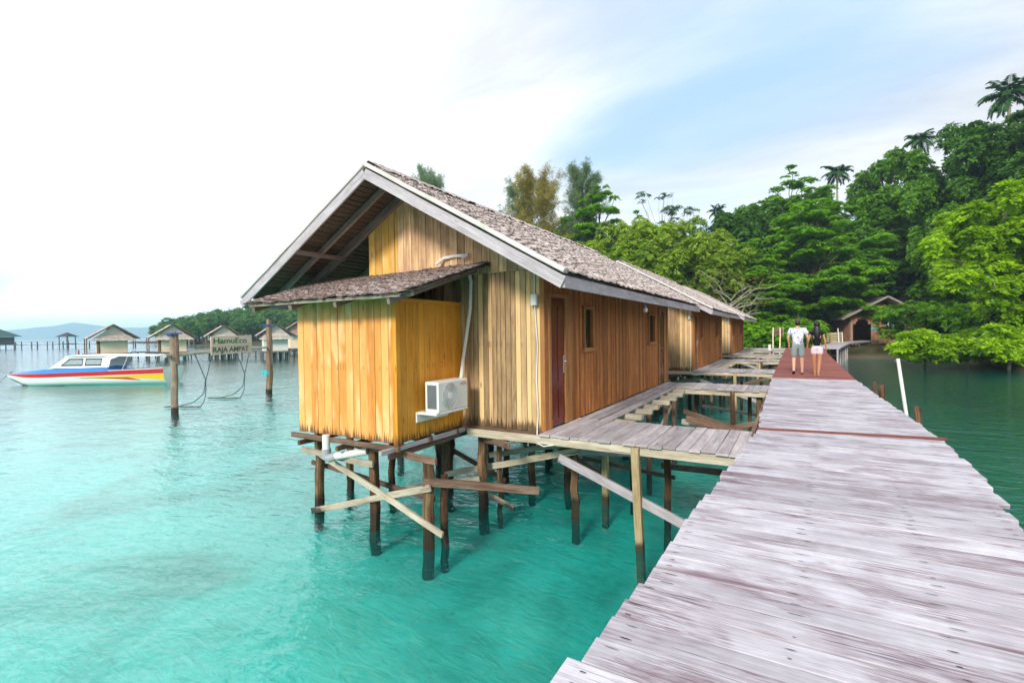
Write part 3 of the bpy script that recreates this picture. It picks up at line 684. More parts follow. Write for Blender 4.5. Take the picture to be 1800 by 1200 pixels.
    b = MB(); b.box((BX0 + .03, BY + 0.002, 1.42), (BX1 - .03, BY + 0.03, 3.4), 0.1); boards_x(b, BX0 + 0.02, BX1 - 0.05, BY, 3.44, 1.41, 0.148, rng=rng, jz=0.01)
    b.build('bathroom_front_wall', M['bath'], root)
    b = MB(); b.box((BX1 - 0.03, BY + 0.04, 1.42), (BX1 - 0.002, 6.43, 3.35), .1); boards_y(b, BY + 0.06, 6.42, BX1, 3.38, 1.41, 0.135, rng=rng, jz=0.01)
    b.box((BX1 + 0.026, BY + 0.06, 3.34), (BX1 + 0.04, 6.40, 3.40), 0.5); b.build('bathroom_side_wall', M['bath_side'], root)
    b = MB(); boards_y(b, BY + 0.03, 6.45, BX0 + 0.02, 3.5, 1.41, 0.148, toward=-1, rng=rng); b.build('bathroom_side_wall', M['bath'], root)
    b = MB(); b.box((BX1 - 0.048, BY - 0.03, 1.38), (BX1 + 0.03, BY + 0.055, 3.42), 0.5); b.build('corner_trim', M['bath_side'], root)
    # bathroom roof
    b = MB(); A, B_, C_, D_ = (-7.25, 4.42, 3.37), (-4.12, 4.42, 3.38), (-4.06, 6.42, 3.98), (-8.25, 6.42, 3.90)
    b.face([A, B_, C_, D_], .3, [(0, 0), (3, 0), (3, 2), (0, 2)]); thatch(b, A, B_, D_, C_, 20, nr, lift=0.03, colw=0.016, over=0.035, jag=0.04)
    b.build('bathroom_roof', M['thatch_brown'], root)
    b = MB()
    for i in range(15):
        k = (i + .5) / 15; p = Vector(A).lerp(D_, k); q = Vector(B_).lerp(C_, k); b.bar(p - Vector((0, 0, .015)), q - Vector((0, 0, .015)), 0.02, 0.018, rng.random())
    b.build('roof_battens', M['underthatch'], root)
    for k in (0.04, 0.32, 0.62, 0.93):
        p = Vector(A).lerp(B_, k); q = Vector(D_).lerp(C_, k); b = MB(); b.bar(p + Vector((0, 0.03, -.07)), q + Vector((0, 0, -.07)), 0.05, 0.07, None); b.build('rafter', M['rafter'], root)
    b = MB(); b.bar((-7.2, 4.45, 3.365), (-4.15, 4.45, 3.375), 0.03, 0.035, .9); b.build('eave_batten', M['pale_beam'], root)
    b = MB(); b.bar((-5.1, 4.72, 3.40), (-4.2, 4.74, 3.42), 0.05, 0.06, .8); b.build('eave_beam', M['pale_beam'], root)
    # framing under the bathroom and the house
    def beam(p0, p1, h=0.10, w_=0.045, m='pale_beam', tn=None, nm='beam'):
        q = MB(); q.bar(p0, p1, w_*.85, h*.84, tn if tn is not None else rng.random(), seg=6, wob=0.006, end=.04); return q.build(nm, M[m], root)
    for yy in (4.88, 5.55, 6.2): beam((-6.86, yy, 1.345), (-4.6, yy, 1.345), 0.085, 0.06, 'brown_beam')
    for xx in (-6.6, -5.75, -4.72): beam((xx, 4.8, 1.25), (xx, 6.6, 1.25), 0.085, 0.06, 'brown_beam')
    f = MB(); f.box((BX0 + .04, BY + .04, 1.392), (BX1 - .04, 6.38, 1.418), 0.4); f.build('bathroom_floor', M['brown_beam'], root)
    beam((-4.70, 4.62, 1.335), (-4.62, 6.5, 1.345), 0.075, 0.06, 'barge')
    beam((-6.78, 4.99, 1.09), (-5.22, 4.99, 1.04), 0.11, 0.035, 'pale_beam', .2)
    beam((-5.85, 5.18, 1.235), (-4.08, 5.00, 1.225), 0.11, 0.045, 'brown_beam', .9)
    beam((-6.50, 5.06, 1.06), (-3.98, 5.0, 0.27), 0.10, 0.045, 'pale_beam', .8, 'brace')
    beam((-6.85, 5.20, 0.03), (-4.18, 5.00, 0.86), 0.11, 0.035, 'pale_beam', .5, 'brace')
    beam((-7.1, 5.42, 0.75), (-4.6, 5.6, 0.45), 0.09, 0.05, 'brown_beam', .2, 'brace')
    beam((-4.30, 4.98, 0.93), (-3.05, 5.95, 0.72), 0.13, 0.04, 'brown_beam', .6)
    beam((-5.45, 6.95, 0.36), (-2.78, 6.75, 1.13), 0.12, 0.05, 'pale_beam', .7, 'brace')
    beam((-4.75, 7.35, 0.70), (-3.1, 7.3, 1.10), 0.11, 0.05, 'pale_beam', .4, 'brace')
    beam((-5.0, 6.9, 0.34), (-4.0, 6.9, 0.0), 0.1, 0.04, 'pale_beam', .6, 'brace')
    beam((-5.8, 6.3, 0.25), (-4.4, 6.5, 0.55), 0.1, 0.04, 'pale_beam', .3, 'brace')
    beam((-4.3, 6.52, 1.2), (-3.55, 6.0, 1.28), 0.12, 0.05, 'brown_beam', .7)
    beam((-4.7, 8.6, 1.0), (-3.0, 8.6, 0.2), 0.1, 0.04, 'brown_beam', .5, 'brace')
    beam((-6.6, 7.3, 1.1), (-4.4, 7.3, 0.3), 0.1, 0.04, 'brown_beam', .5, 'brace')
    def post(x, y, top, r, m='post', lean=(0, 0), bend=None, rough=0.17):
        q = MB(); r *= 1.12; q.log((x - lean[0], y - lean[1], -1.9), (x + lean[0]*.4, y + lean[1]*.4, top), r*1.05, r*.92, n=12, seg=14, wob=0.017, rough=rough, bend=bend, tint=rng.random()); return q.build('post', M[m], root)
    for a in [(-6.78, 5.31, 1.30, .066), (-5.42, 5.19, 1.20, .074), (-4.29, 5.09, 1.20, .078), (-5.58, 7.18, 1.2, .095), (-4.43, 6.63, 1.3, .078), (-4.30, 6.96, 1.25, .038),
              (-2.95, 7.0, 1.1, .055), (-7.16, 6.28, 1.3, .06), (-6.39, 6.57, 1.3, .06), (-4.20, 5.32, 0.95, .05), (-4.32, 8.14, 1.2, .055)]: post(*a)
    for yy in (8.4, 10.3, 12.2, 14.2):
        for xx in (-7.9, -6.6, -5.1, -3.6): post(xx + rng.uniform(-.15, .15), yy + rng.uniform(-.2, .2), 1.15, rng.uniform(.055, .08))
    # soil pipe
    q = MB(); q.tube([(-6.02, 4.84, 1.42), (-6.02, 4.84, 1.20)], 0.055, 14); q.tube([(-5.93, 4.86, 1.10), (-5.45, 5.1, 1.185)], 0.055, 14); q.build('waste_pipe', M['pvc'], root)
    q = MB(); q.tube([(-6.02, 4.84, 1.215), (-6.02, 4.84, 1.13), (-6.0, 4.842, 1.09), (-5.96, 4.85, 1.08), (-5.88, 4.885, 1.11)], 0.066, 14); q.build('pipe_elbow', M['pvc_grey'], root)
    return root
def ridge_cap(xr, y0, y1, z, nr):
    n = int((y1 - y0) / 0.05); ys = np.linspace(y0, y1, n); rows = []
    for k, (dx, dz_) in enumerate([(-0.22, -0.11), (-0.1, -0.03), (0, 0.03), (0.1, -0.03), (0.22, -0.11)]):
        j = nr.uniform(-0.02, 0.02, (n, 2)) * (2.2 if k in (0, 4) else 1)
        rows.append(np.stack([xr + dx + j[:, 0], ys, z + dz_ + j[:, 1]*.5], -1))
    V = np.vstack(rows); a = np.arange(n - 1); Fq = []
    for k in range(4): Fq.append(np.stack([a + k*n, a + 1 + k*n, a + 1 + (k+1)*n, a + (k+1)*n], -1))
    Fq = np.vstack(Fq); return V, Fq, np.clip(nr.normal(.5, .2, len(Fq)), 0, 1), nr.uniform(0, 50, (len(Fq)*4, 2))

def make_boardwalk():
    rng = random.Random(5)
    root = empty('boardwalk', (-2.0, 7.0, 0))
    Z = 1.43
    d = MB()   # strip of long boards beside the wall, a gap left between some of them
    for (xa, xb, ya, yb) in [(-3.16, -3.02, 7.6, 14.3), (-2.99, -2.85, 7.75, 14.2), (-2.80, -2.64, 7.75, 14.2)]:
        ys_ = [ya, ya + 2.6, ya + 4.7, yb]
        for a, b in zip(ys_[:-1], ys_[1:]): d.bar(((xa + xb)/2 + rng.uniform(-.01, .01), a, Z - .015), ((xa + xb)/2 + rng.uniform(-.01, .01), b - .01, Z - .015), xb - xa - 0.008, 0.03, rng.random(), seg=4, wob=.004)
    d.build('side_boards', M['grey_deck'], root)
    for (ya, yb, nm) in ((6.2, 7.68, 'landing'), (12.85, 14.2, 'landing')):
        d = MB(); x = -3.17 if ya < 10 else -2.62
        while x < -0.52:
            w_ = rng.uniform(0.13, 0.18); w_ = min(w_, -0.44 - x)
            e0 = ya + rng.uniform(-.03, .03) - 0.05 * (x + 3.2) * 0
            d.bar((x + w_/2, e0, Z + rng.uniform(-.004, .004)), (x + w_/2 + rng.uniform(-.01, .01), yb + rng.uniform(-.03, .03), Z + rng.uniform(-.004, .004)), w_ - 0.006, 0.028, rng.random(), seg=3, wob=.003)
            x += w_
        d.build(nm, M['grey_deck'], root)
        for yy in (ya + 0.06, (ya + yb)/2, yb - 0.1):
            d = MB(); x0 = -4.45 if ya < 10 and yy < 6.5 else -3.3
            d.bar((x0, yy, Z - 0.08), (-0.5, yy, Z - 0.085), 0.05, 0.115, 0.85 if yy < ya + .1 else None, seg=6, wob=.004); d.build('edge_beam', M['pale_beam'], root)
    for i, yy in enumerate((8.1, 8.7, 9.35, 10.0, 10.7, 11.4, 12.1, 12.7)):
        d = MB(); d.bar((-3.2, yy, Z - .075), (-2.36 + rng.uniform(-.06, .06), yy + rng.uniform(-.03, .03), Z - .08), 0.11 + 0.06*(i % 2), 0.085, rng.random()); d.build('joist', M['pale_beam'], root)
    for xx in (-2.95, -2.6):
        d = MB(); d.bar((xx, 7.2, Z - .18), (xx, 14.1, Z - .18), 0.05, 0.09, .3); d.build('beam', M['pale_beam'], root)
    def post(x, y, top, r, m, sq=False, lean=(0, 0)):
        q = MB()
        if sq: q.bar((x - lean[0], y - lean[1], -1.9), (x, y, top), r*2, r*2, rng.random(), up=(0, 1, 0), seg=8, wob=.003)
        else: q.log((x - lean[0], y - lean[1], -1.9), (x, y, top), r, r*.9, seg=9, tint=rng.random())
        q.build('post', M[m], root)
    post(-1.77, 6.19, 1.40, .05, 'pale_post', True, lean=(0, -.45)); post(-2.76, 7.85, 1.35, .05, 'pale_post', True); post(-1.68, 7.62, 1.3, .055, 'post'); post(-2.55, 8.7, 1.3, .05, 'post')
    post(-0.62, 7.55, 1.3, .06, 'pale_post'); post(-2.55, 9.9, 1.3, .045, 'brown_beam', True); post(-2.5, 11.2, 1.3, .045, 'brown_beam', True); post(-2.55, 12.3, 1.3, .05, 'brown_beam', True)
    post(-1.28, 12.78, 1.42, .055, 'post', lean=(.02, 0)); post(-2.3, 13.9, 1.3, .05, 'post'); post(-1.0, 14.1, 1.3, .055, 'post'); post(-0.72, 13.1, 1.3, .07, 'post'); post(-1.5, 15.6, 1.2, .05, 'pale_post')
    def brace(p0, p1, h=0.11, w_=0.04, m='pale_beam', tn=None):
        q = MB(); q.bar(p0, p1, w_, h, tn if tn is not None else rng.random(), seg=4, wob=.004); q.build('brace', M[m], root)
    brace((-2.95, 6.42, 1.08), (-0.95, 6.30, 0.38), .12, .045, 'barge', .2); brace((-3.1, 7.5, 0.93), (-1.65, 7.5, 1.05), .13, .04, 'barge', .6)
    brace((-2.62, 13.0, 1.3), (-2.62, 10.4, 0.42), .09, .05, 'pale_beam', .8); brace((-1.9, 9.9, 1.12), (-0.4, 9.4, 0.95), .1)
    brace((-2.0, 8.6, 0.55), (-0.9, 7.9, 0.75), .1, .04, 'brown_beam'); brace((-2.3, 14.9, 0.7), (-0.6, 14.7, 0.55), .08); brace((-2.5, 12.0, 0.3), (-0.6, 12.4, 0.8), .1, .04, 'brown_beam')
    brace((-3.3, 8.2, 0.62), (-1.6, 7.75, 0.62), .06, .04, 'brown_beam', .1)
    return root
def make_ac():
    root = empty('air_conditioner', (-4.45, 5.7, 1.8))
    x0, x1, y0, y1, z0, z1 = -4.55, -4.31, 5.37, 6.06, 1.79, 2.22
    c = MB(); c.box((x0, y0, z0), (x1, y1, z1), .5, bev=0.015); c.build('case', M['white'], root)
    f = MB()
    for i in range(14):
        xx = x0 + 0.045 + i * (x1 - x0 - 0.09) / 13; f.box((xx - .003, y0 - .008, z0 + .05), (xx + .003, y0 - .001, z1 - .05), bev=.001)
    f.build('side_fins', M['dark_metal'], root)
    f = MB(); f.box((x0 + .035, y0 - .0045, z0 + .045), (x1 - .035, y0 - .0005, z1 - .045)); f.build('side_grille', M['fin_grey'], root)
    cy, cz = (y0 + y1)/2 - .09, (z0 + z1)/2
    k = MB(); n = 40
    k.grid([[(x1 + .002, cy + math.cos(2*math.pi*i/n)*r, cz + math.sin(2*math.pi*i/n)*r) for i in range(n)] for r in (0.012, 0.185)], .5, closed=True); k.build('fan_opening', M['dark_metal'], root)
    g = MB()
    for r in np.arange(0.05, 0.195, 0.0115):
        g.tube([(x1 + .012, cy + math.cos(2*math.pi*i/n)*r, cz + math.sin(2*math.pi*i/n)*r) for i in range(n + 1)], 0.0036, 4)
    for i in range(16):
        th = 2*math.pi*i/16; g.tube([(x1 + .012, cy + math.cos(th)*.04, cz + math.sin(th)*.04), (x1 + .012, cy + math.cos(th + .35)*.19, cz + math.sin(th + .35)*.19)], 0.003, 4)
    g.tube([(x1 + .004, cy, cz), (x1 + .018, cy, cz)], 0.05, 20); g.build('fan_grille', M['white'], root)
    l = MB(); l.box((x1 + .001, y1 - .17, z1 - .085), (x1 + .003, y1 - .03, z1 - .05)); l.build('red_label', M['red_label'], root)
    l2 = MB(); 
    for i in range(7): l2.box((x1 + .0035, y1 - .158 + i*.018, z1 - .078), (x1 + .0045, y1 - .147 + i*.018, z1 - .058), bev=.0005)
    l2.build('label_marks', M['white'], root)
    b = MB(); b.box((-4.66, 5.30, 1.755), (-4.30, 5.345, 1.788)); b.box((-4.66, 5.28, 1.64), (-4.635, 6.0, 1.79)); b.box((-4.655, 5.35, 1.765), (-4.30, 5.39, 1.788)); b.box((-4.655, 5.95, 1.765), (-4.30, 5.99, 1.788)); b.box((-4.335, 5.346, 1.757), (-4.30, 6.05, 1.788)); b.build('bracket', M['white'], root)
    p = MB(); p.tube([(-4.50, 6.06, 2.1), (-4.52, 6.2, 2.22), (-4.55, 6.30, 2.5), (-4.50, 6.34, 2.9), (-4.44, 6.36, 3.3), (-4.42, 6.36, 3.72), (-4.43, 6.33, 3.85)], 0.028, 10)
    p.tube([(-4.62, 6.15, 4.02), (-4.55, 6.3, 4.10), (-4.45, 6.36, 4.14), (-4.75, 6.37, 4.15), (-4.95, 6.36, 4.13), (-5.05, 6.28, 4.03)][1:], 0.028, 8); p.build('conduit', M['pvc'], root)
    return root
def make_cable():
    root = empty('wall_cable', (-3.3, 6.42, 1.4))
    c = MB(); c.tube([(-3.30, 6.39, 3.95), (-3.31, 6.39, 3.4), (-3.27, 6.39, 2.7), (-3.29, 6.39, 2.2), (-3.27, 6.385, 1.7), (-3.28, 6.37, 1.45), (-3.22, 6.24, 1.30), (-3.1, 6.22, 1.27), (-2.95, 6.24, 1.3)], 0.0095, 6); c.build('cable', M['pvc'], root)
    j = MB(); j.box((-3.35, 6.33, 3.30), (-3.25, 6.40, 3.46), .5, bev=.01); j.build('junction_box', M['pvc'], root); return root
def make_bulb():
    root = empty('light_bulb', (-2.52, 9.6, 3.4))
    b = MB(); rows = []
    for k in range(9):
        a = math.pi * k / 8; rr = 0.045 * math.sin(a) + 0.001; rows.append([(-2.52 + math.cos(2*math.pi*i/12)*rr, 9.6 + math.sin(2*math.pi*i/12)*rr, 3.31 + 0.05*math.cos(a)) for i in range(12)])
    b.grid(rows, closed=True); b.build('bulb', M['white'], root, smooth_=True)
    s = MB(); s.tube([(-2.52, 9.6, 3.35), (-2.52, 9.6, 3.42)], 0.02, 10); s.build('socket', M['pvc_grey'], root); return root

cot = make_cottage(); bw = make_boardwalk(); ac = make_ac(); cb = make_cable(); lb = make_bulb()
index_kids()
PITCH = 12.3
LBL = {
 'stilt_cottage': ['nearest long plank cottage on stilts with thatched gable roof and golden bathroom box', 'second plank cottage in the row, its gable just behind the nearest cottage', 'farthest plank cottage of the row, its roof ending by the green trees'],
 'boardwalk': ['grey plank walkway on posts joining the nearest cottage to the jetty', 'plank walkway on posts in front of the second cottage of the row', 'plank walkway in front of the farthest cottage, near the far end of the jetty'],
 'air_conditioner': ['white air conditioner with round fan grille on the golden bathroom wall of the nearest cottage', 'white air conditioner and pipe on the second cottage, just past the nearest cottage wall', 'small white air conditioner sticking out at the farthest cottage'],
 'wall_cable': ['thin white cable with a small box running down the corner of the nearest cottage', 'white cable box on the grey gable wall of the second cottage', 'white cable on the gable wall of the farthest cottage'],
 'light_bulb': ['round white bulb hanging under the eave of the nearest cottage', 'white bulb under the eave of the second cottage', 'white bulb under the eave of the farthest cottage']}
CATS = {'stilt_cottage': 'cottage', 'boardwalk': 'walkway', 'air_conditioner': 'air conditioner', 'wall_cable': 'cable', 'light_bulb': 'light bulb'}
GRP = {'stilt_cottage': 'row of thatched cottages on stilts', 'boardwalk': 'walkways joining the cottages to the jetty', 'air_conditioner': 'outdoor air conditioner units', 'wall_cable': 'cables on the cottage corners', 'light_bulb': 'bulbs under the eaves'}
for rt in (cot, bw, ac, cb, lb):
    k = rt.name; tag(rt, LBL[k][0], CATS[k], GRP[k])
    for i in (1, 2):
        c = copy_tree(rt); c.location = rt.location + Vector((0, PITCH * i, 0)); c['label'] = LBL[k][i]
# a few odd timbers lying under the second cottage

# ------------------------------------------------------------------ moored speedboat
def make_boat():
    D = 31.0; p = at(10, D); root = empty('speedboat', (p.x, p.y, 0), 'white speedboat with blue deck, red stripe and flame pattern, moored left of the sign', 'boat', rz=YAW)
    Ln = 11.5
    def up(n, mb_, mats, par=root, **k): return mb_.build(n, mats, par, world=False, **k)
    # hull stations: x from bow, half beam at sheer, sheer height, chine half beam, chine height, keel height
    def half(x): return 1.15 * (1 - (1 - min(1, x/4.6))**2.2) * (1 - 0.12 * max(0, (x-6)/5.5)) + 0.02
    def sheer(x): return 0.80 + 0.02*x - 0.06*math.exp(-x/1.0) * 0 + 0.10 * (x/Ln)**1.5
    def keel(x): return 0.66 - 1.02 * min(1, x/1.9)**0.75
    def chine(x): return (half(x) * 0.86, keel(x) + (sheer(x) - keel(x)) * (0.42 if x > 1 else 0.5))
    xs_ = [0, 0.15, 0.35, 0.6, 1, 1.5, 2.1, 2.8, 3.6, 4.6, 5.6, 7, 8.4, 9.8, 11, Ln]
    def pt(x, v, s):      # v 0 keel .. 0.5 chine .. 1 sheer
        cw, cz = chine(x)
        if v < 0.5: k = v/0.5; return (x, s*cw*k, keel(x) + (cz - keel(x)) * k**1.3)
        k = (v-0.5)/0.5; return (x, s*(cw + (half(x) - cw)*k), cz + (sheer(x) - cz)*k)
    h = MB()
    for s in (1, -1): h.grid([[pt(x, v/10, s) for v in range(11)] for x in xs_], .5)
    h.face([pt(Ln, v/10, 1) for v in range(11)] + [pt(Ln, v/10, -1) for v in range(10, -1, -1)])
    up('hull', h, M['hull'], smooth_=True)
    # stripe bands and flames, a hair proud of the hull
    def band(name, mat, f0, f1, x0, x1, n=26):
        b = MB()
        for s in (1, -1):
            rows = []
            for i in range(n + 1):
                x = x0 + (x1 - x0) * i / n; a, c = f0(x), f1(x); r = []
                for k in range(4):
                    q = pt(x, a + (c - a) * k/3, s); r.append((q[0], q[1] + s*0.012, q[2]))
                rows.append(r)
            b.grid(rows)
        up(name, b, mat)
    band('red_stripe', M['boat_red'], lambda x: 0.86 - 0.05 * min(1, x/3), lambda x: 0.995, 0.02, Ln)
    band('yellow_flame', M['boat_yellow'], lambda x: 0.74 - 0.20*((x-5.6)/5.9)**1.6, lambda x: 0.75 + 0.05*((x-5.6)/5.9), 5.6, Ln)
    def r0(x): k = (x-5.9)/3.8; return 0.71 - 0.13*k**2
    b = MB()
    for s in (1, -1):
        rows = []
        for i in range(21):
            x = 6.0 + 3.9*i/20; k = i/20; a = 0.705 - 0.155*k**1.6; c = 0.72 - (0.04*k if k < .8 else 0.032 + 0.6*(k-.8)**1.0)
            c = max(c, a + 0.002); r = []
            for j in range(3):
                q = pt(x, a + (c-a)*j/2, s); r.append((q[0], q[1] + s*0.018, q[2]))
            rows.append(r)
        b.grid(rows)
    up('red_flame', b, M['boat_red'])
    b = MB()
    for s in (1, -1):
        b.grid([[(q[0], q[1] + s*.01, q[2]) for q in (pt(x, v/8, s) for v in range(0, 4))] for x in xs_[2:10]])
    up('antifouling', b, M['boat_bottom'])
    # blue fore deck, rising to the cabin, and side decks
    d = MB(); rows = []
    for x in [0.05, .3, .8, 1.5, 2.4, 3.3, 4.0, 4.6, 5.6, 6.6, 7.5]:
        hb = half(x); z = sheer(x); r_ = 0.32 * min(1, x/3.2); rows.append([(x, -hb, z + .005), (x, -hb*0.82, z + r_*.85), (x, 0, z + r_ + 0.04), (x, hb*0.82, z + r_*.85), (x, hb, z + .005)])
    hb = half(8.0); z = sheer(8.0); rows.append([(8.0, -hb, z + .005), (8.0, -hb*.86, z + .01), (8.0, 0, z + .012), (8.0, hb*.86, z + .01), (8.0, hb, z + .005)])
    d.grid(rows); up('fore_deck', d, M['boat_blue'])
    c = MB(); z0 = sheer(11) - 0.25; c.face([(7.9, -1, z0), (Ln - .05, -.95, z0), (Ln - .05, .95, z0), (7.9, 1, z0)]); up('cockpit_floor', c, M['pvc_grey'])
    c = MB()
    for s in (1, -1): c.bar((7.9, s*1.03, sheer(8) + 0.02), (Ln, s*0.99, sheer(Ln) + 0.02), 0.14, 0.04, bev=.01)
    up('gunwale', c, M['boat_white'])
    # cabin: raked windscreen, long side windows, roof reaching aft
    zb_ = sheer(5) + 0.30; zt = zb_ + 0.80; w_ = 0.88; wt = 0.72
    A0, A1, T0_, T1 = 3.75, 7.55, 4.75, 7.35
    def side(s, o=0.0, k=None):
        return [(A0, s*w_, zb_), (A1, s*w_, zb_), (T1, s*wt, zt), (T0_, s*wt, zt)]
    cb_ = MB()
    for s in (1, -1): cb_.face(side(s)[::s])
    cb_.face([(A0, -w_, zb_), (A0, w_, zb_), (T0_, wt, zt), (T0_, -wt, zt)][::-1]); cb_.face([(A1, -w_, zb_), (A1, w_, zb_), (T1, wt, zt), (T1, -wt, zt)])
    up('cabin', cb_, M['boat_white'])
    def onside(s, x, k, o=0.012):      # k 0..1 up the side
        return (x, s*(w_ + (wt - w_)*k + o), zb_ + (zt - zb_)*k)
    for (xa, xb, xc, xd) in ((4.55, 5.95, 5.95, 5.05), (6.15, 7.2, 7.2, 6.15)):
        for s in (1, -1):
            fr_ = MB(); loop = [onside(s, xa, .25), onside(s, xb, .25), onside(s, xc, .80), onside(s, xd, .80)]
            fr_.tube(loop + [loop[0], loop[1]], 0.04, 6); wn = up('side_window', fr_, M['black'])
            gg = MB(); gg.face([onside(s, a, b, 0.006) for a, b in ((xa, .25), (xb, .25), (xc, .8), (xd, .8))]); g_ = up('glass', gg, M['boat_glass']); g_.parent = wn
    def onfront(y, k, o=-0.014): return (A0 + (T0_ - A0)*k + o, y * (w_ + (wt-w_)*k), zb_ + (zt-zb_)*k)
    fr_ = MB(); loop = [onfront(-.85, .15), onfront(.85, .15), onfront(.85, .85), onfront(-.85, .85)]; fr_.tube(loop + [loop[0], loop[1]], 0.035, 6); wn = up('windscreen', fr_, M['black'])
    gg = MB(); gg.face([onfront(a, b, -.006) for a, b in ((-.85, .15), (.85, .15), (.85, .85), (-.85, .85))]); g_ = up('glass', gg, M['boat_glass']); g_.parent = wn
    rf = MB(); rows = []
    for x, hw, z, t_ in ((4.45, .5, zt, .02), (4.7, .78, zt + .01, .07), (5.5, .84, zt + .05, .09), (7.3, .84, zt + .06, .09), (9.0, .8, zt + .03, .07), (11.0, .7, zt + .01, .05)):
        rows.append([(x, -hw, z - .03), (x, -hw, z + t_*.5), (x, -hw*.6, z + t_), (x, hw*.6, z + t_), (x, hw, z + t_*.5), (x, hw, z - .03)])
    rf.grid(rows, closed=True, caps=True); up('cabin_roof', rf, M['boat_white'])
    rp = MB()
    for s in (1, -1):
        rp.tube([(9.6, s*.92, sheer(9.6)), (9.3, s*.8, zt)], .02, 6); rp.tube([(8.7, s*.95, sheer(9)), (9.0, s*.82, zt)], .02, 6); rp.tube([(10.8, s*.9, sheer(11)), (10.9, s*.72, zt)], .018, 6)
    up('roof_supports', rp, M['steel'])
    for s in (1, -1):
        br = MB(); br.face([(7.34, s*.735, zt), (7.55, s*.885, zb_), (7.75, s*.87, zb_ + .05), (7.85, s*.82, zb_ + .6), (8.4, s*.78, zt)][::s]); up('cabin_wing', br, M['boat_white'])
    lp = MB(); lp.tube([(4.9, .1, zt + .06), (4.9, .1, zt + .46)], .05, 8); up('roof_lamp', lp, M['boat_red_dull'])
    ob = MB(); ob.box((Ln + .02, -.2, .35), (Ln + .38, .2, 1.05), bev=.08); ob.box((Ln + .1, -.07, -.5), (Ln + .3, .07, .36)); up('outboard_motor', ob, M['boat_white'])
    bp = MB(); bp.tube([(0.25, 0, sheer(0) + .02), (0.3, 0, sheer(0) + .16)], .035, 8); bp.tube([(0.3, -.12, sheer(0) + .12), (0.3, .12, sheer(0) + .12)], .02, 6); up('bollard', bp, M['boat_red_dull'])
    ml = MB(); ml.tube([(0.02, 0, 0.72), (-.4, 0, 0.35), (-.9, .1, -0.05), (-2.2, .2, -1.4)], .014, 5); up('mooring_line', ml, M['black'])
M['hull'] = plain('white_hull', (0.80, 0.80, 0.77), 0.25, 0.5, 0.04); M['boat_white'] = plain('boat_white', (0.82, 0.83, 0.82), 0.25, 0.5, 0.03)
M['boat_red'] = plain('boat_red', (0.62, 0.015, 0.02), 0.3, 0.5, 0.05); M['boat_yellow'] = plain('boat_yellow', (0.85, 0.52, 0.01), 0.3, 0.5, 0.05)
M['boat_blue'] = plain('boat_blue', (0.02, 0.20, 0.60), 0.3, 0.5, 0.08); M['boat_bottom'] = plain('boat_bottom', (0.22, 0.10, 0.08), 0.6, 0.3, 0.3)
M['boat_red_dull'] = plain('dull_red', (0.30, 0.08, 0.08), 0.6); M['boat_glass'] = plain('boat_glass', (0.30, 0.38, 0.40), 0.08, 0.7, 0.3)
make_boat()
boat_ = bpy.data.objects['speedboat']; boat_.scale = (.925, .915, .87)

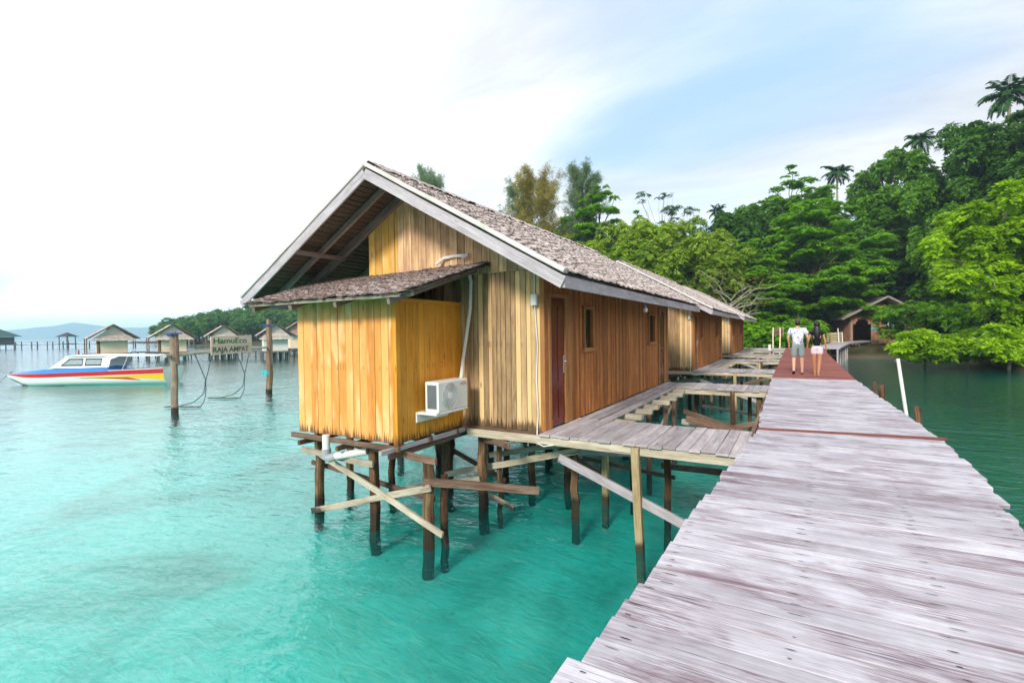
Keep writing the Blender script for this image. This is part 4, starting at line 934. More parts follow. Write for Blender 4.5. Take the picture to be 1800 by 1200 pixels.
# ------------------------------------------------------------------ sign over the water with two rope swings
SA, SB = Vector((-20.18, 9.44, 0)), Vector((-23.24, 15.29, 0))
def make_sign():
    root = empty('sign_frame', (SA + SB) / 2, 'wooden sign board lettered HamuEco on a crossbar between two rough posts in the water', 'sign')
    q = MB(); q.log(SA + Vector((0.03, 0, -2.5)), SA + Vector((0, 0, 3.12)), .125, .11, n=10, seg=9, wob=.02, rough=.12); q.build('post', M['sign_post'], root)
    q = MB(); q.log(SA + Vector((0.17, .05, 1.9)), SA + Vector((0.15, .05, 3.05)), .07, .06, n=8, seg=4); q.build('post', M['brown_beam'], root)
    q = MB(); q.log(SB + Vector((-0.15, 0, -2.5)), SB + Vector((0.1, 0, 3.75)), .16, .13, n=10, seg=9, wob=.05, rough=.14); q.build('post', M['post_red'], root)
    d = (SB - SA).normalized()
    zc = 2.22
    q = MB(); q.log(SA - d*0.3 + Vector((0, -.1, zc)), SB + d*0.3 + Vector((0, -.1, zc + .12)), .075, .055, n=8, seg=8, wob=.03); q.build('crossbar', M['pale_beam'], root)
    for P_, zz in ((SA, 3.02), (SB, 3.45)):
        q = MB(); q.tube([P_ + Vector((-.3, -.1, zz)), P_ + Vector((-.05, -.15, zz + .03)), P_ + Vector((.2, -.12, zz + .02)), P_ + Vector((.42, .1, zz + .03))], .03, 6); q.tube([P_ + Vector((-.16, -.1, zz - .05)), P_ + Vector((.16, -.1, zz - .04))], .04, 6); q.build('rope_lashing', M['rope_blue'], root)
    q = MB(); q.tube([SB + Vector((-.1, -.05, .92)), SB + Vector((-.1, -.05, 1.14))], .165, 10); q.box(tuple(SB + Vector((-.36, -.2, .92))), tuple(SB + Vector((-.2, .0, 1.12)))); q.build('tape_band', M['teal_tape'], root)
    # board: three planks, thin, facing the camera side; local frame along d
    k0, k1 = 0.30, 0.745
    Ls = (SB - SA).length; nrm = Vector((d.y, -d.x, 0)); nrm = nrm if nrm.dot(-SA) > 0 else -nrm
    a = SA + d*(k0*Ls) + nrm*0.1; b = SA + d*(k1*Ls) + nrm*0.1
    base = 2.12
    w3 = 1.0/3
    for i, (z0, z1) in enumerate([(base, base + .40), (base + .405, base + .80)]):
        q = MB(); q.bar(a + Vector((0, 0, (z0+z1)/2)), b + Vector((0, 0, (z0+z1)/2 + .04)), .025, (z1 - z0), [0.3, 0.7][i], up=(0, 0, 1)); q.build('board', M['sign_board'], root)
    # writing
    ang = math.atan2(d.y, d.x)
    fdir = d if (b - a).dot(Vector((0.865, 0.501, 0))) > 0 else -d
    st_ = a if fdir == d else b
    def text(s, off, z, size, mat, name, sx=1.0, rot=0.0):
        cu = bpy.data.curves.new('writing', 'FONT'); cu.body = s; cu.size = size; cu.extrude = 0.004; cu.offset = 0.006
        ob = bpy.data.objects.new('writing_tmp', cu); col.objects.link(ob)
        bpy.context.view_layer.update()
        me = bpy.data.meshes.new_from_object(ob.evaluated_get(bpy.context.evaluated_depsgraph_get())); bpy.data.objects.remove(ob)
        wd = max(v.co.x for v in me.vertices) - min(v.co.x for v in me.vertices)
        o = bpy.data.objects.new(name, me); col.objects.link(o); me.materials.clear(); me.materials.append(mat)
        X = fdir; Z = Vector((0, 0, 1)); Y = nrm if X.cross(Z).dot(nrm) > 0 else nrm
        # text x along fdir, text y up, text normal toward the viewer
        m = Matrix.Identity(4)
        for i_ in range(3): m[i_][0] = X[i_] * sx; m[i_][1] = Z[i_]; m[i_][2] = nrm[i_]
        # keep lettering wide along the foreshortened board
        p = st_ + fdir*off + Vector((0, 0, z)) + nrm*0.016; m[0][3], m[1][3], m[2][3] = p
        o.parent = root; o.matrix_parent_inverse = Matrix.Translation(-root.location)
        o.matrix_basis = m; return wd
    bl = (b - a).length
    text('HamuEco', .12, base + .49, .34, M['sign_green'], 'green_writing', 1.82)
    text('RAJA AMPAT', .10, base + .12, .31, M['sign_grey'], 'grey_writing', 1.45)
    return root, d, nrm, Ls
M['sign_post'] = wood('sign_post_wood', (0.16, 0.09, 0.06), (0.32, 0.22, 0.16), (0.52, 0.42, 0.33), 0.3, 0.8, wet=0.25, bstr=1.0)
M['post_red'] = wood('red_post_wood', (0.12, 0.05, 0.035), (0.30, 0.17, 0.11), (0.58, 0.42, 0.28), 0.3, 0.8, wet=0.2, bstr=1.0, streak=(0.16, 0.05, 0.035))
M['rope_blue'] = plain('blue_rope', (0.03, 0.08, 0.22), 0.8); M['rope_dark'] = plain('dark_rope', (0.03, 0.07, 0.07), 0.8)
M['teal_tape'] = plain('teal_tape', (0.04, 0.50, 0.52), 0.5); M['sign_board'] = wood('sign_board_wood', (0.66, 0.40, 0.29), (0.82, 0.54, 0.42), (0.90, 0.66, 0.54), 0.3, 0.8, knots=False)
M['sign_green'] = plain('green_lettering', (0.06, 0.15, 0.03), 0.7); M['sign_grey'] = plain('grey_lettering', (0.10, 0.11, 0.09), 0.7)
sroot, sd_, sn_, sL = make_sign()
def swing(k, kk, label, seatdir):
    P = SA + sd_*(k*sL); Q = SA + sd_*(kk*sL)
    root = empty('rope_swing', (P.x, P.y, 0), label, 'swing', 'rope swings under the sign')
    zt = 2.25
    mid = (P + Q)/2 + Vector((0.1, 0, 1.15)) ; s0 = Vector((mid.x, mid.y, 0))
    off = Vector((-0.865, -0.501, 0))
    e1 = s0 + off*1.15 + Vector((0, 0, .06)); e2 = s0 + off*0.25 + Vector((0, 0, .04))
    for (T, E, nm) in ((P + Vector((0, 0, zt)), e1, 'rope'), (Q + Vector((0, 0, zt)), e2, 'rope')):
        q = MB(); m1 = mid + Vector((random.uniform(-.03, .03), 0, 0)); m2 = s0.lerp(E, .08) + Vector((0, 0, .6)); m3 = s0.lerp(E, .45) + Vector((0, 0, .2))
        q.tube([T, T.lerp(m1, .5), m1, m1.lerp(m2, .5), m2, m2.lerp(m3, .5) + off*-.02, m3, E], .017, 5); q.build(nm, M['rope_dark'], root)
    q = MB(); q.bar(e1 + off*.55 + Vector((0, 0, 0.0)), e2, .18, .03, .4); q.build('swing_seat', M['pale_beam'], root)
swing(0.17, 0.34, 'left dark rope swing trailing in the water by the near sign post', 1)
swing(0.58, 0.745, 'right dark rope swing hanging under the far end of the sign board', 1)

# ------------------------------------------------------------------ bungalows over the water, their walkway, the far pier
M['bamboo'] = wood('woven_bamboo', (0.76, 0.55, 0.36), (0.88, 0.69, 0.50), (0.92, 0.80, 0.62), 0.2, 0.8, knots=False, gfreq=0.5)
M['pale_wall'] = wood('pale_wall', (0.62, 0.58, 0.52), (0.74, 0.71, 0.64), (0.82, 0.80, 0.74), 0.2, 0.8, knots=False, gfreq=0.5)
M['hut_thatch'] = thatch_mat('hut_thatch', (0.24, 0.18, 0.15), (0.50, 0.41, 0.36), (0.76, 0.67, 0.60)); M['red_thatch'] = thatch_mat('red_thatch', (0.20, 0.10, 0.09), (0.40, 0.24, 0.21), (0.55, 0.38, 0.34))
M['far_post'] = wood('far_post_wood', (0.05, 0.05, 0.05), (0.12, 0.12, 0.12), (0.25, 0.24, 0.24), 0.4, 0.8, knots=False)
def hut(pxc, d, label, wall='bamboo', roof='hut_thatch', s=1.0, group='bungalows standing over the water', veranda=True, rz=0.0, flr=1.05):
    p = at(pxc, d); root = empty('bungalow', (p.x, p.y, 0), label, 'bungalow', group, rz=YAW + math.atan((900 - pxc)/F) + 0.10 + rz)
    rng = random.Random(int(pxc)); nr = np.random.RandomState(int(pxc))
    W, Dp, hw, rise = 2.8*s, 3.2*s, 1.75*s, 1.75*s      # front wall facing the camera
    B = lambda n, mb_, m: mb_.build(n, M[m], root, world=False)
    q = MB(); q.box((-W/2, 0, flr), (W/2, .08, flr + hw), .5); q.box((-W/2, Dp - .08, flr), (W/2, Dp, flr + hw), .5)
    q.box((-W/2, .085, flr), (-W/2 + .08, Dp - .085, flr + hw), .4); q.box((W/2 - .08, .085, flr), (W/2, Dp - .085, flr + hw), .4); B('wall', q, wall)
    zt = flr + hw
    q = MB(); gb = 2.05*s; q.face([(-gb, -.22, zt - .12), (gb, -.22, zt - .12), (0, -.22, zt + rise*.95)]); B('gable', q, roof)
    q = MB(); q.face([(-W/2, Dp + .1, zt - .1), (0, Dp + .1, zt + rise*.92), (W/2, Dp + .1, zt - .1)]); B('gable', q, roof)
    q = MB(); ex = 2.5*s if veranda else 2.2*s; zr = zt + rise; ze = zr - (rise + .15) * 1.0
    for sg in (-1, 1):
        e = (sg*ex, -.55, zr - (rise + .1)*ex/(2.35*s)*.86); e2 = (sg*ex, Dp + .5, e[2])
        q.face([(0, -.55, zr), (0, Dp + .5, zr), e2, e], .4, [(0, 0), (5, 0), (5, 3), (0, 3)]); q.face([(0, -.55, zr - .08), (0, Dp + .5, zr - .08), (e2[0], e2[1], e2[2] - .08), (e[0], e[1], e[2] - .08)], .2)
        thatch(q, e, e2, (0, -.55, zr), (0, Dp + .5, zr), 9, nr, lift=.03, colw=.16, over=.06, jag=.06)
    # small skirt roof across the gable
    zs = zt - .22; thatch(q, (-ex*.9, -.62, zs), (ex*.9, -.62, zs), (-ex*.55, -.24, zt + .5), (ex*.55, -.24, zt + .5), 6, nr, lift=.03, colw=.16, over=.05, jag=.05)
    q.face([(-ex*.9, -.62, zs), (ex*.9, -.62, zs), (ex*.55, -.24, zt + .5), (-ex*.55, -.24, zt + .5)], .3)
    B('roof', q, roof)
    q = MB()
    for sg in (-1, 1): q.bar((0, -.6, zr + .03), (sg*(ex + .1), -.6, zr - (rise + .1)*(ex + .1)/(2.35*s)*.86 + .03), .06, .13, .3)
    B('bargeboard', q, 'brown_beam')
    q = MB(); x0 = -W/2 - (1.3*s if veranda else .3); q.box((x0, -.5, flr - .16), (W/2 + .3, Dp + .6, flr - .01), .4); B('deck', q, 'far_post')
    for i, xx in enumerate(np.linspace(x0 + .15, W/2 + .1, 5)):
        for yy in (-.3, Dp*.5, Dp + .3):
            q = MB(); q.log((xx + rng.uniform(-.15, .15), yy, -3), (xx, yy, flr - .1), .1, .09, n=6, seg=2); B('post', q, 'far_post')
    if veranda:
        for yy in (0, Dp*.9):
            q = MB(); q.log((x0 + .2, yy, flr), (x0 + .2, yy, zt + .1), .06, .06, n=6, seg=2); B('veranda_post', q, 'brown_beam')
        q = MB(); q.box((-W/2 - .06, -.02, flr), (-W/2 + .12, .1, zt), .2); B('corner_post', q, 'brown_beam')
        q = MB(); q.box((-W/2 - .05, Dp*.3, flr), (-W/2 - .005, Dp*.3 + .9, flr + 1.6*s), .2); B('door', q, 'brown_beam')
    return root
hut(199, 60, 'leftmost of the four bungalows, beige woven walls and wide thatched gable, above the speedboat cabin')
hut(304, 62, 'beige bungalow with open veranda just left of the near sign post')
hut(394, 64, 'bungalow half hidden behind the lettered sign board', s=0.95, veranda=False)
hut(485, 60, 'whitish walled bungalow with grey roof between the far sign post and the golden bathroom wall', wall='pale_wall', s=.95, veranda=False)
hut(532, 74, 'bungalow with a reddish thatched roof peeping out behind the golden bathroom wall', roof='red_thatch', s=1.25, veranda=False, flr=1.0)
def line_walk(name, pts, z, w_, label, cat, step=2.6, rails=False, group=None, mat='far_post', pr=.08):
    root = empty(name, (pts[0].x, pts[0].y, 0), label, cat, group)
    q = MB()
    for a, b in zip(pts[:-1], pts[1:]):
        q.bar((a.x, a.y, z), (b.x, b.y, z), w_, .12, .6)
    q.build('deck', M[mat], root)
    pm = 0
    for a, b in zip(pts[:-1], pts[1:]):
        a = Vector((a.x, a.y, 0)); b = Vector((b.x, b.y, 0)); n = max(1, int((b-a).length/step)); dd = (b-a).normalized(); sd = Vector((dd.y, -dd.x, 0))
        for i in range(n + 1):
            c = a.lerp(b, i/n)
            for s in (-1, 1):
                q = MB(); q.log(c + sd*s*w_*.4 + Vector((0, 0, -3.2)), c + sd*s*w_*.4 + Vector((0, 0, z + (0.95 if rails else 0))), pr, pr*.9, n=6, seg=2); q.build('post', M[mat], root); pm += 1
        if rails:
            for s in (-1, 1):
                q = MB(); q.bar(a + sd*s*w_*.42 + Vector((0, 0, z + .9)), b + sd*s*w_*.42 + Vector((0, 0, z + .9)), .06, .08, .6); q.build('rail', M[mat], root)
    return root
line_walk('bungalow_walkway', [at(236, 65), at(330, 64), at(420, 63), at(520, 62)], 1.0, 1.2, 'low plank walkway on posts linking the bungalows in front of the island', 'walkway')
line_walk('far_pier', [at(4, 150), at(60, 148), at(115, 147), at(190, 146), at(280, 150)], 1.25, 2.0, 'long dark pier on posts crossing the water below the blue hills', 'pier', step=5.0, rails=True, pr=.16)
def pavilion(pxc, d, label, W, hgt, closed, mat):
    p = at(pxc, d); root = empty('pier_pavilion', (p.x, p.y, 0), label, 'pavilion', 'pavilions on the far pier', rz=YAW)
    B = lambda n, mb_, m: mb_.build(n, m, root, world=False)
    f = 1.4
    for sx in (-1, 1):
        for sy in (-1, 1):
            q = MB(); q.log((sx*W*.4, sy*W*.4, -3.2), (sx*W*.4, sy*W*.4, f + hgt), .15, .14, n=6, seg=2); B('post', q, M['far_post'])
    q = MB(); q.box((-W*.5, -W*.5, f - .1), (W*.5, W*.5, f + .1), .3); B('deck', q, M['far_post'])
    q = MB(); a = W*.62; z = f + hgt - .2; tp = (0, 0, z + W*.42)
    cs = [(-a, -a, z), (a, -a, z), (a, a, z), (-a, a, z)]
    for i in range(4): q.face([cs[i], cs[(i+1) % 4], tp], .4)
    q.face(cs[::-1], .1); B('roof', q, mat)
    if closed:
        q = MB(); w_ = W*.4; q.box((-w_, -w_ - .05, f), (w_, -w_, f + hgt - .3)); q.box((-w_, w_, f), (w_, w_ + .05, f + hgt - .3)); q.box((-w_, -w_, f), (-w_ + .05, w_, f + hgt - .3)); q.box((w_ - .05, -w_, f), (w_, w_, f + hgt - .3)); B('wall', q, M['far_post'])
        q = MB(); q.box((-w_*.8, -w_ - .09, f + .9), (-w_*.1, -w_ - .055, f + 1.8)); q.box((w_*.1, -w_ - .09, f + .9), (w_*.8, -w_ - .055, f + 1.8)); B('window', q, M['glass'])
M['green_roof'] = plain('dark_green_roof', (0.02, 0.09, 0.07), 0.6); M['dark_roof'] = plain('dark_roof', (0.05, 0.05, 0.055), 0.8)
pavilion(118, 146, 'small open pavilion with dark pyramid roof on the far pier, above the boat', 3.2, 2.3, False, M['dark_roof'])
pavilion(-6, 150, 'dark walled pavilion with green roof at the left end of the far pier', 6.5, 2.6, True, M['green_roof'])

# ------------------------------------------------------------------ shore end: shed, sea wall, bridge, notice board
def make_shed():
    D = 58.0; p = at(1545, D); root = empty('shore_shed', (p.x, p.y, 0), 'brown wooden shed with dark stepped doorway under the trees on the shore', 'shed', rz=YAW)
    S = D / 855.0; hz = 576.0
    X = lambda px: (px - 1545) * S; Z = lambda py: 2.9 + (hz - py) * S
    B = lambda n, mb_, m: mb_.build(n, M[m], root, world=False)
    fl = Z(604); q = MB()
    # front wall of vertical boards with a door opening; gable boards above
    x = X(1494); rng = random.Random(3)
    def topz(x_): return Z(531) - (abs(x_ - X(1546)) * 0.50) 
    while x < X(1650):
        w_ = 0.18; z0 = fl; cx = x + w_/2
        if X(1499) < cx < X(1530):
            z0 = Z(560 if X(1508) < cx < X(1522) else (564 if X(1504) < cx < X(1526) else 569))
        q.bar((cx, 0, z0), (cx, 0, max(z0 + .2, topz(cx))), w_ - .01, .04, rng.random(), up=(0, 1, 0)); x += w_
    q.box((X(1494), .1, fl), (X(1494) + .1, 6, Z(560))); q.box((X(1650), .1, fl), (X(1650) + .1, 6, Z(565))); q.box((X(1494) + .11, 6.01, fl), (X(1650), 6.1, Z(560))); B('wall', q, 'shed_wall')
    q = MB(); q.box((X(1494), .15, fl - .1), (X(1650), 6, fl - .01)); B('floor', q, 'brown_beam')
    q = MB(); rz_ = Z(522)
    for e, ez in ((X(1468), Z(560)), (X(1665), Z(580))):
        q.face([(X(1547), -1.2, rz_), (X(1547), 6.5, rz_), (e, 6.5, ez), (e, -1.2, ez)], .3, [(0, 0), (7, 0), (7, 5), (0, 5)])
        q.face([(X(1547), -1.2, rz_ - .1), (X(1547), 6.5, rz_ - .1), (e, 6.5, ez - .1), (e, -1.2, ez - .1)], .2)
    B('roof', q, 'thatch_brown')
    for e, ez in ((X(1468), Z(560)), (X(1665), Z(580))):
        q = MB(); q.bar((X(1547), -1.25, rz_ - .02), (e, -1.25, ez - .02), .05, .22, .5); B('bargeboard', q, 'shed_trim')
    for (a, b) in ((1559, 1571), (1576, 1591)):
        q = MB(); q.box((X(a), -.06, Z(577)), (X(b), -.03, Z(565)), .5); B('window', q, 'window_white')
        q = MB(); q.bar((X(a) - .08, -.07, Z(577) - .05), (X(b) + .08, -.07, Z(577) - .05), .06, .08); B('sill', q, 'shed_trim')
    q = MB(); q.box((X(1530), -.08, Z(579)), (X(1546), -.04, Z(575.5)), .5); B('teal_sign', q, 'teal_tape')
    q = MB(); q.box((X(1495), -.07, fl), (X(1497), -.03, Z(562)), .5); B('door_post', q, 'shed_trim')
    return root
M['shed_wall'] = wood('shed_wall_wood', (0.20, 0.09, 0.05), (0.38, 0.20, 0.12), (0.52, 0.30, 0.18), 0.4, 0.8, knots=False)
M['shed_trim'] = wood('shed_trim_wood', (0.22, 0.19, 0.18), (0.32, 0.29, 0.27), (0.42, 0.38, 0.36), 0.2, 0.8, knots=False)
M['window_white'] = plain('pale_blind', (0.55, 0.66, 0.70), 0.5, 0.3, .1)
make_shed()
def shore_local(name, pxo, D, label, cat):
    p = at(pxo, D); r = empty(name, (p.x, p.y, 0), label, cat, rz=YAW); S = D/855.; return r, (lambda px: (px - pxo)*S), (lambda py: 2.9 + (576 - py)*S), (lambda n, mb_, m: mb_.build(n, M[m], r, world=False))
m_, t_, o_ = newmat('stained_concrete'); g_ = t_.nodes.new('ShaderNodeTexCoord').outputs['Object']
c_ = ramp(t_, noise(t_, g_, 0.9, 5, .65), [(0.3, (0.22, 0.19, 0.13)), (0.6, (0.44, 0.38, 0.25))]); c_ = mixc(t_, smooth(t_, noise(t_, g_, 1.0, 2, .5, 0, ms=(1.5, 1.5, .25)), .62, .68), c_, (0.35, 0.12, 0.03))
principled(t_, o_, c_, .9, .1); M['concrete'] = m_
M['stone'] = wood('dark_stone', (0.05, 0.045, 0.04), (0.13, 0.12, 0.10), (0.24, 0.22, 0.19), 0.5, 0.9, knots=False)
r, X, Z, B = shore_local('sea_wall', 1540, 57, 'rust stained concrete sea wall below the shed at the water edge', 'wall')
q = MB(); q.box((X(1511), 0, -1.2), (X(1660), 1.2, Z(604)), .5, bev=.05); B('wall', q, 'concrete')
q = MB(); rng = random.Random(2)
for i in range(60):
    x = rng.uniform(X(1515), X(1660)); q.log((x, -.3 + rng.uniform(-.3, .2), -.6), (x + rng.uniform(-.2, .2), -.1, rng.uniform(.05, .5)), rng.uniform(.2, .4), .15, n=6, seg=2, rough=.3)
B('boulders', q, 'stone')
br = line_walk('shore_bridge', [Vector((2.2, 44.3, 0)), at(1478, 50), at(1530, 57)], 1.38, 1.7, 'grey plank bridge on posts from the jetty end to the shed', 'bridge', step=3.2, mat='grey_deck')
q = MB(); q.bar(at(1468, 49) * 1 + Vector((0, 0, -at(1468, 49).z + .1)), at(1480, 51) + Vector((0, 0, -at(1480, 51).z + 1.3)), .08, .14); q.build('brace', M['pale_beam'], br)
q = MB(); q.bar(at(1445, 47) + Vector((0, 0, -at(1445, 47).z + .2)), at(1478, 48) + Vector((0, 0, -at(1478, 48).z + .25)), .08, .14); q.build('brace', M['pale_beam'], br)
M['crate'] = wood('crate_wood', (0.30, 0.24, 0.12), (0.44, 0.36, 0.20), (0.55, 0.46, 0.28), .3)
r, X, Z, B = shore_local('slatted_crate', 1470, 51, 'pale slatted wooden crate standing at the bend of the bridge', 'crate')
q = MB()
for i in range(4): q.box((-.55, 0, 1.45 + i*.26), (.45, .04, 1.66 + i*.26))
for i in range(4): q.box((-.55, .7, 1.45 + i*.26), (.45, .74, 1.66 + i*.26))
B('slats', q, 'crate')
q = MB()
for xx in (-.58, .42):
    for yy in (.045, .65): q.box((xx, yy, 1.44), (xx + .07, yy + .05, 2.5))
B('corner_posts', q, 'crate')
for pxx, lab in ((1475, 'thin white pole standing by the crate at the bend of the bridge'), (1482, 'short whitish leaning rail post just right of the crate')):
    p = at(pxx, 50.5); q = MB(); q.tube([(p.x, p.y, .2), (p.x - .1, p.y, 2.9 if pxx == 1475 else 2.5)], .05, 7); o = q.build('marker_pole', M['white']); tag(o, lab, 'pole')
def notice():
    p = at(1368, 37.5); root = empty('notice_board', (p.x, p.y, 1.4), 'brown notice board on two bamboo legs beyond the last cottage', 'notice board', rz=YAW)
    B = lambda n, mb_, m: mb_.build(n, M[m], root, world=False)
    q = MB(); q.log((-.42, 0, -.6), (-.38, 0, 1.62), .05, .045, n=7, seg=3); B('leg', q, 'bamboo')
    q = MB(); q.log((.12, 0, -.6), (.14, 0, 1.62), .05, .045, n=7, seg=3); B('leg', q, 'bamboo')
    q = MB(); q.log((.40, .1, 1.0), (.42, .1, 1.62), .04, .04, n=7, seg=2); B('leg', q, 'bamboo')
    q = MB()
    for i in range(4): q.box((-.36, .05, 1.02 + i*.145), (.40, .08, 1.155 + i*.145))
    B('board', q, 'brown_beam')
notice()
q = MB(); q.tube([(-1.45, 38.0, 1.4), (-1.45, 38.0, 1.85)], .09, 8); tag(q.build('white_bollard', M['white']), 'short white bollard at the far end of the cottage walkways', 'bollard')
end = line_walk('end_walkway', [Vector((-6.0, 41.2, 0)), Vector((-0.5, 41.0, 0))], 1.42, 1.2, 'plank walkway at the far end of the cottages, leading to the jetty', 'walkway', mat='grey_deck')

# coral boulder under the water in the foreground
q = MB(); rows = []
nr_ = np.random.RandomState(3)
for k in range(9):
    a = math.pi/2 * k/8; rows.append([(-1.75 + math.cos(2*math.pi*i/22)*0.42*math.cos(a)*(1 + nr_.uniform(-.12, .12)), 2.32 + math.sin(2*math.pi*i/22)*.36*math.cos(a)*(1 + nr_.uniform(-.12, .12)), -.75 + .45*math.sin(a)*(1 + nr_.uniform(-.08, .08))) for i in range(22)])
q.grid(rows, closed=True); tag(q.build('coral_boulder', M['stone'], smooth_=True), 'round weedy coral boulder under the water at the bottom edge of the picture', 'boulder')

# ------------------------------------------------------------------ trees
def leaves(mb, C_, Nn, per, ln, wd, nr, tb=None, tilt=0.55, droop=0.15, fold=True):
    """rosettes of leaves: C_ centres (k,3), Nn axis (k,3)"""
    k = len(C_); Nn = Nn / (np.linalg.norm(Nn, axis=1, keepdims=True) + 1e-9)
    a = np.cross(Nn, nr.normal(size=(k, 3))); a /= np.linalg.norm(a, axis=1, keepdims=True) + 1e-9; b = np.cross(Nn, a)
    ph = (np.arange(per) / per * 2*math.pi)[None, :] + nr.uniform(0, 6.28, (k, 1)) + nr.uniform(-.3, .3, (k, per))
    D = a[:, None]*np.cos(ph)[..., None] + b[:, None]*np.sin(ph)[..., None]
    up = nr.uniform(tilt - .35, tilt + .35, (k, per, 1))
    D = D + Nn[:, None]*up; D /= np.linalg.norm(D, axis=2, keepdims=True)
    S_ = np.cross(D, Nn[:, None]); S_ /= np.linalg.norm(S_, axis=2, keepdims=True) + 1e-9
    l = ln * nr.uniform(.65, 1.15, (k, per, 1)); w_ = wd * nr.uniform(.7, 1.15, (k, per, 1))
    base = C_[:, None] + D*l*.08 + nr.normal(size=(k, per, 3))*ln*.06
    mid = base + D*l*.62; tip = base + D*l; tip[..., 2:] -= l*droop
    V = np.stack([base, mid - S_*w_/2, tip, mid + S_*w_/2], 2).reshape(-1, 3)
    q = np.arange(k*per)[:, None]*4 + np.arange(4)[None, :]
    if tb is None: tb = nr.uniform(0, 1, k)
    T = np.clip(np.repeat(tb, per) * .75 + nr.uniform(0, .25, k*per), 0, 1)
    mb.add(V, q, T)
def blob_points(blobs, n, nr, up=0.35, shell=(.72, 1.0)):
    """points near the surface of several ellipsoids, more on their upper sides"""
    B = np.array(blobs, float); area = (B[:, 3]*B[:, 4] + B[:, 3]*B[:, 5] + B[:, 4]*B[:, 5]); pr = area/area.sum()
    ix = nr.choice(len(B), n, p=pr); d = nr.normal(size=(n, 3)); d[:, 2] += up; d /= np.linalg.norm(d, axis=1, keepdims=True)
    r = nr.uniform(*shell, (n, 1)); P = B[ix, :3] + d*B[ix, 3:6]*r
    return P, d, ix
def limb(mb, p0, p1, r0, r1, nr, n=5, sag=0.1, sides=6, tint=.5):
    p0 = Vector(p0); p1 = Vector(p1); L_ = (p1-p0).length; pts = []
    for i in range(n + 1):
        k = i/n; c = p0.lerp(p1, k); o = L_*.05*(0 < i < n); c = c + Vector(nr.uniform(-o, o, 3)) + Vector((0, 0, math.sin(k*math.pi)*L_*sag)); pts.append(c)
    mb.tube(pts, [r0 + (r1-r0)*i/n for i in range(n + 1)], sides, tint); return pts
def make_tree(name, label, h, crown, n, leaf, mat, bark, seed, up=.35, trunk_r=.3, kind='bushy', sub=26, subr=.32, cat='tree', group=None, twigs=30, lean=(0, 0), trunkvis=True, extra_limbs=()):
    """crown: list of big ellipsoids (x,y,z,rx,ry,rz) relative to the trunk foot"""
    nr = np.random.RandomState(seed); root = empty(name, (0, 0, 0), label, cat, group)
    big = np.array(crown, float); small = []
    P, d, ix = blob_points(big, sub, nr, up=.15, shell=(.55, .95))
    for p, q in zip(P, ix):
        r = subr * min(big[q, 3], 4.0) * nr.uniform(.7, 1.35)
        fz = .8 if kind == 'bushy' else (.26 if kind == 'tiered' else 1.0)
        small.append((p[0], p[1], p[2], r, r, r*fz))
    C_, d, ix = blob_points(small, n, nr, up=up, shell=(.55, 1.05))
    cl = nr.uniform(0, 1, len(small)); tb = np.clip(cl[ix]*.55 + nr.uniform(0, .45, n), 0, 1)
    ax = d*.7 + np.array([0, 0, .75 if kind != 'tiered' else 1.2])
    mb = MB(); leaves(mb, C_, ax, leaf[0], leaf[1], leaf[2], nr, tb)
    mb.build('crown', mat, root, world=False)
    tk = MB(); top = Vector((lean[0], lean[1], h*.62)); limb(tk, (0, 0, -1.0), top, trunk_r, trunk_r*.5, nr, 7, 0.0, 8)
    order = nr.permutation(len(small))[:twigs]
    for q in order:
        s = small[q]; st = Vector((0, 0, 0)).lerp(top, nr.uniform(.55, 1.0)); st.z = min(st.z, s[2]*.95 + .2)
        limb(tk, st, (s[0], s[1], s[2]), trunk_r*.28, trunk_r*.07, nr, 5, .05, 5)
    for (a, b, r) in extra_limbs: limb(tk, a, b, r, r*.3, nr, 6, .06, 5)
    tk.build('trunk', bark, root, world=False)
    return root
def natural(o): return max(v.co.z for ch in o.children if ch.name.startswith('crown') for v in ch.data.vertices)
NAT = {}
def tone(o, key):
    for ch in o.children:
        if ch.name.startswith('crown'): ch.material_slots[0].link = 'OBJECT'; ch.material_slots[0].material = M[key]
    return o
def put(o, px, d, rz=0, s=1.0, z=None, sz=None, top=None):
    p = at(px, d); z = gz(p.x, p.y) if z is None else z
    if top is not None:
        key = o.children[0].data.name
        if key not in NAT: NAT[key] = natural(o)
        sz = (H + (585 - .0136*(px - 900) - top)*d/F - z) / NAT[key]
    o.location = (p.x, p.y, z); o.rotation_euler = (0, 0, rz); o.scale = (s, s, sz or s); return o
def again(o, label, px, d, rz=0, s=1.0, z=None, sz=None, top=None):
    c = o.copy(); col.objects.link(c); c['label'] = label
    for ch in o.children: k = ch.copy(); col.objects.link(k); k.parent = c
    return put(c, px, d, rz, s, z, sz, top)
M['bark'] = wood('pale_bark', (0.16, 0.13, 0.10), (0.30, 0.26, 0.20), (0.45, 0.41, 0.34), .3, .9, knots=False); M['bark_dark'] = wood('dark_bark', (0.05, 0.04, 0.03), (0.11, 0.09, 0.06), (0.18, 0.15, 0.11), .3, .9, knots=False)
M['leaf'] = leaf_mat('green_leaf', (0.05, 0.20, 0.004), (0.26, 0.52, 0.010)); M['leaf_dark_shade'] = leaf_mat('dark_shade_leaf', (0.014, 0.062, 0.005), (0.085, 0.23, 0.010), .25)  # dark leaf for dark trees, also painted on as shade in the understorey
M['leaf_mid'] = leaf_mat('mid_leaf', (0.028, 0.11, 0.004), (0.17, 0.38, 0.010), .3); M['leaf_yellow'] = leaf_mat('yellow_green_leaf', (0.035, 0.15, 0.003), (0.44, 0.68, 0.008), .35, extra=(0.65, 0.10, 0.01)); M['leaf_olive'] = leaf_mat('olive_leaf', (0.08, 0.19, 0.010), (0.38, 0.52, 0.03), .3)
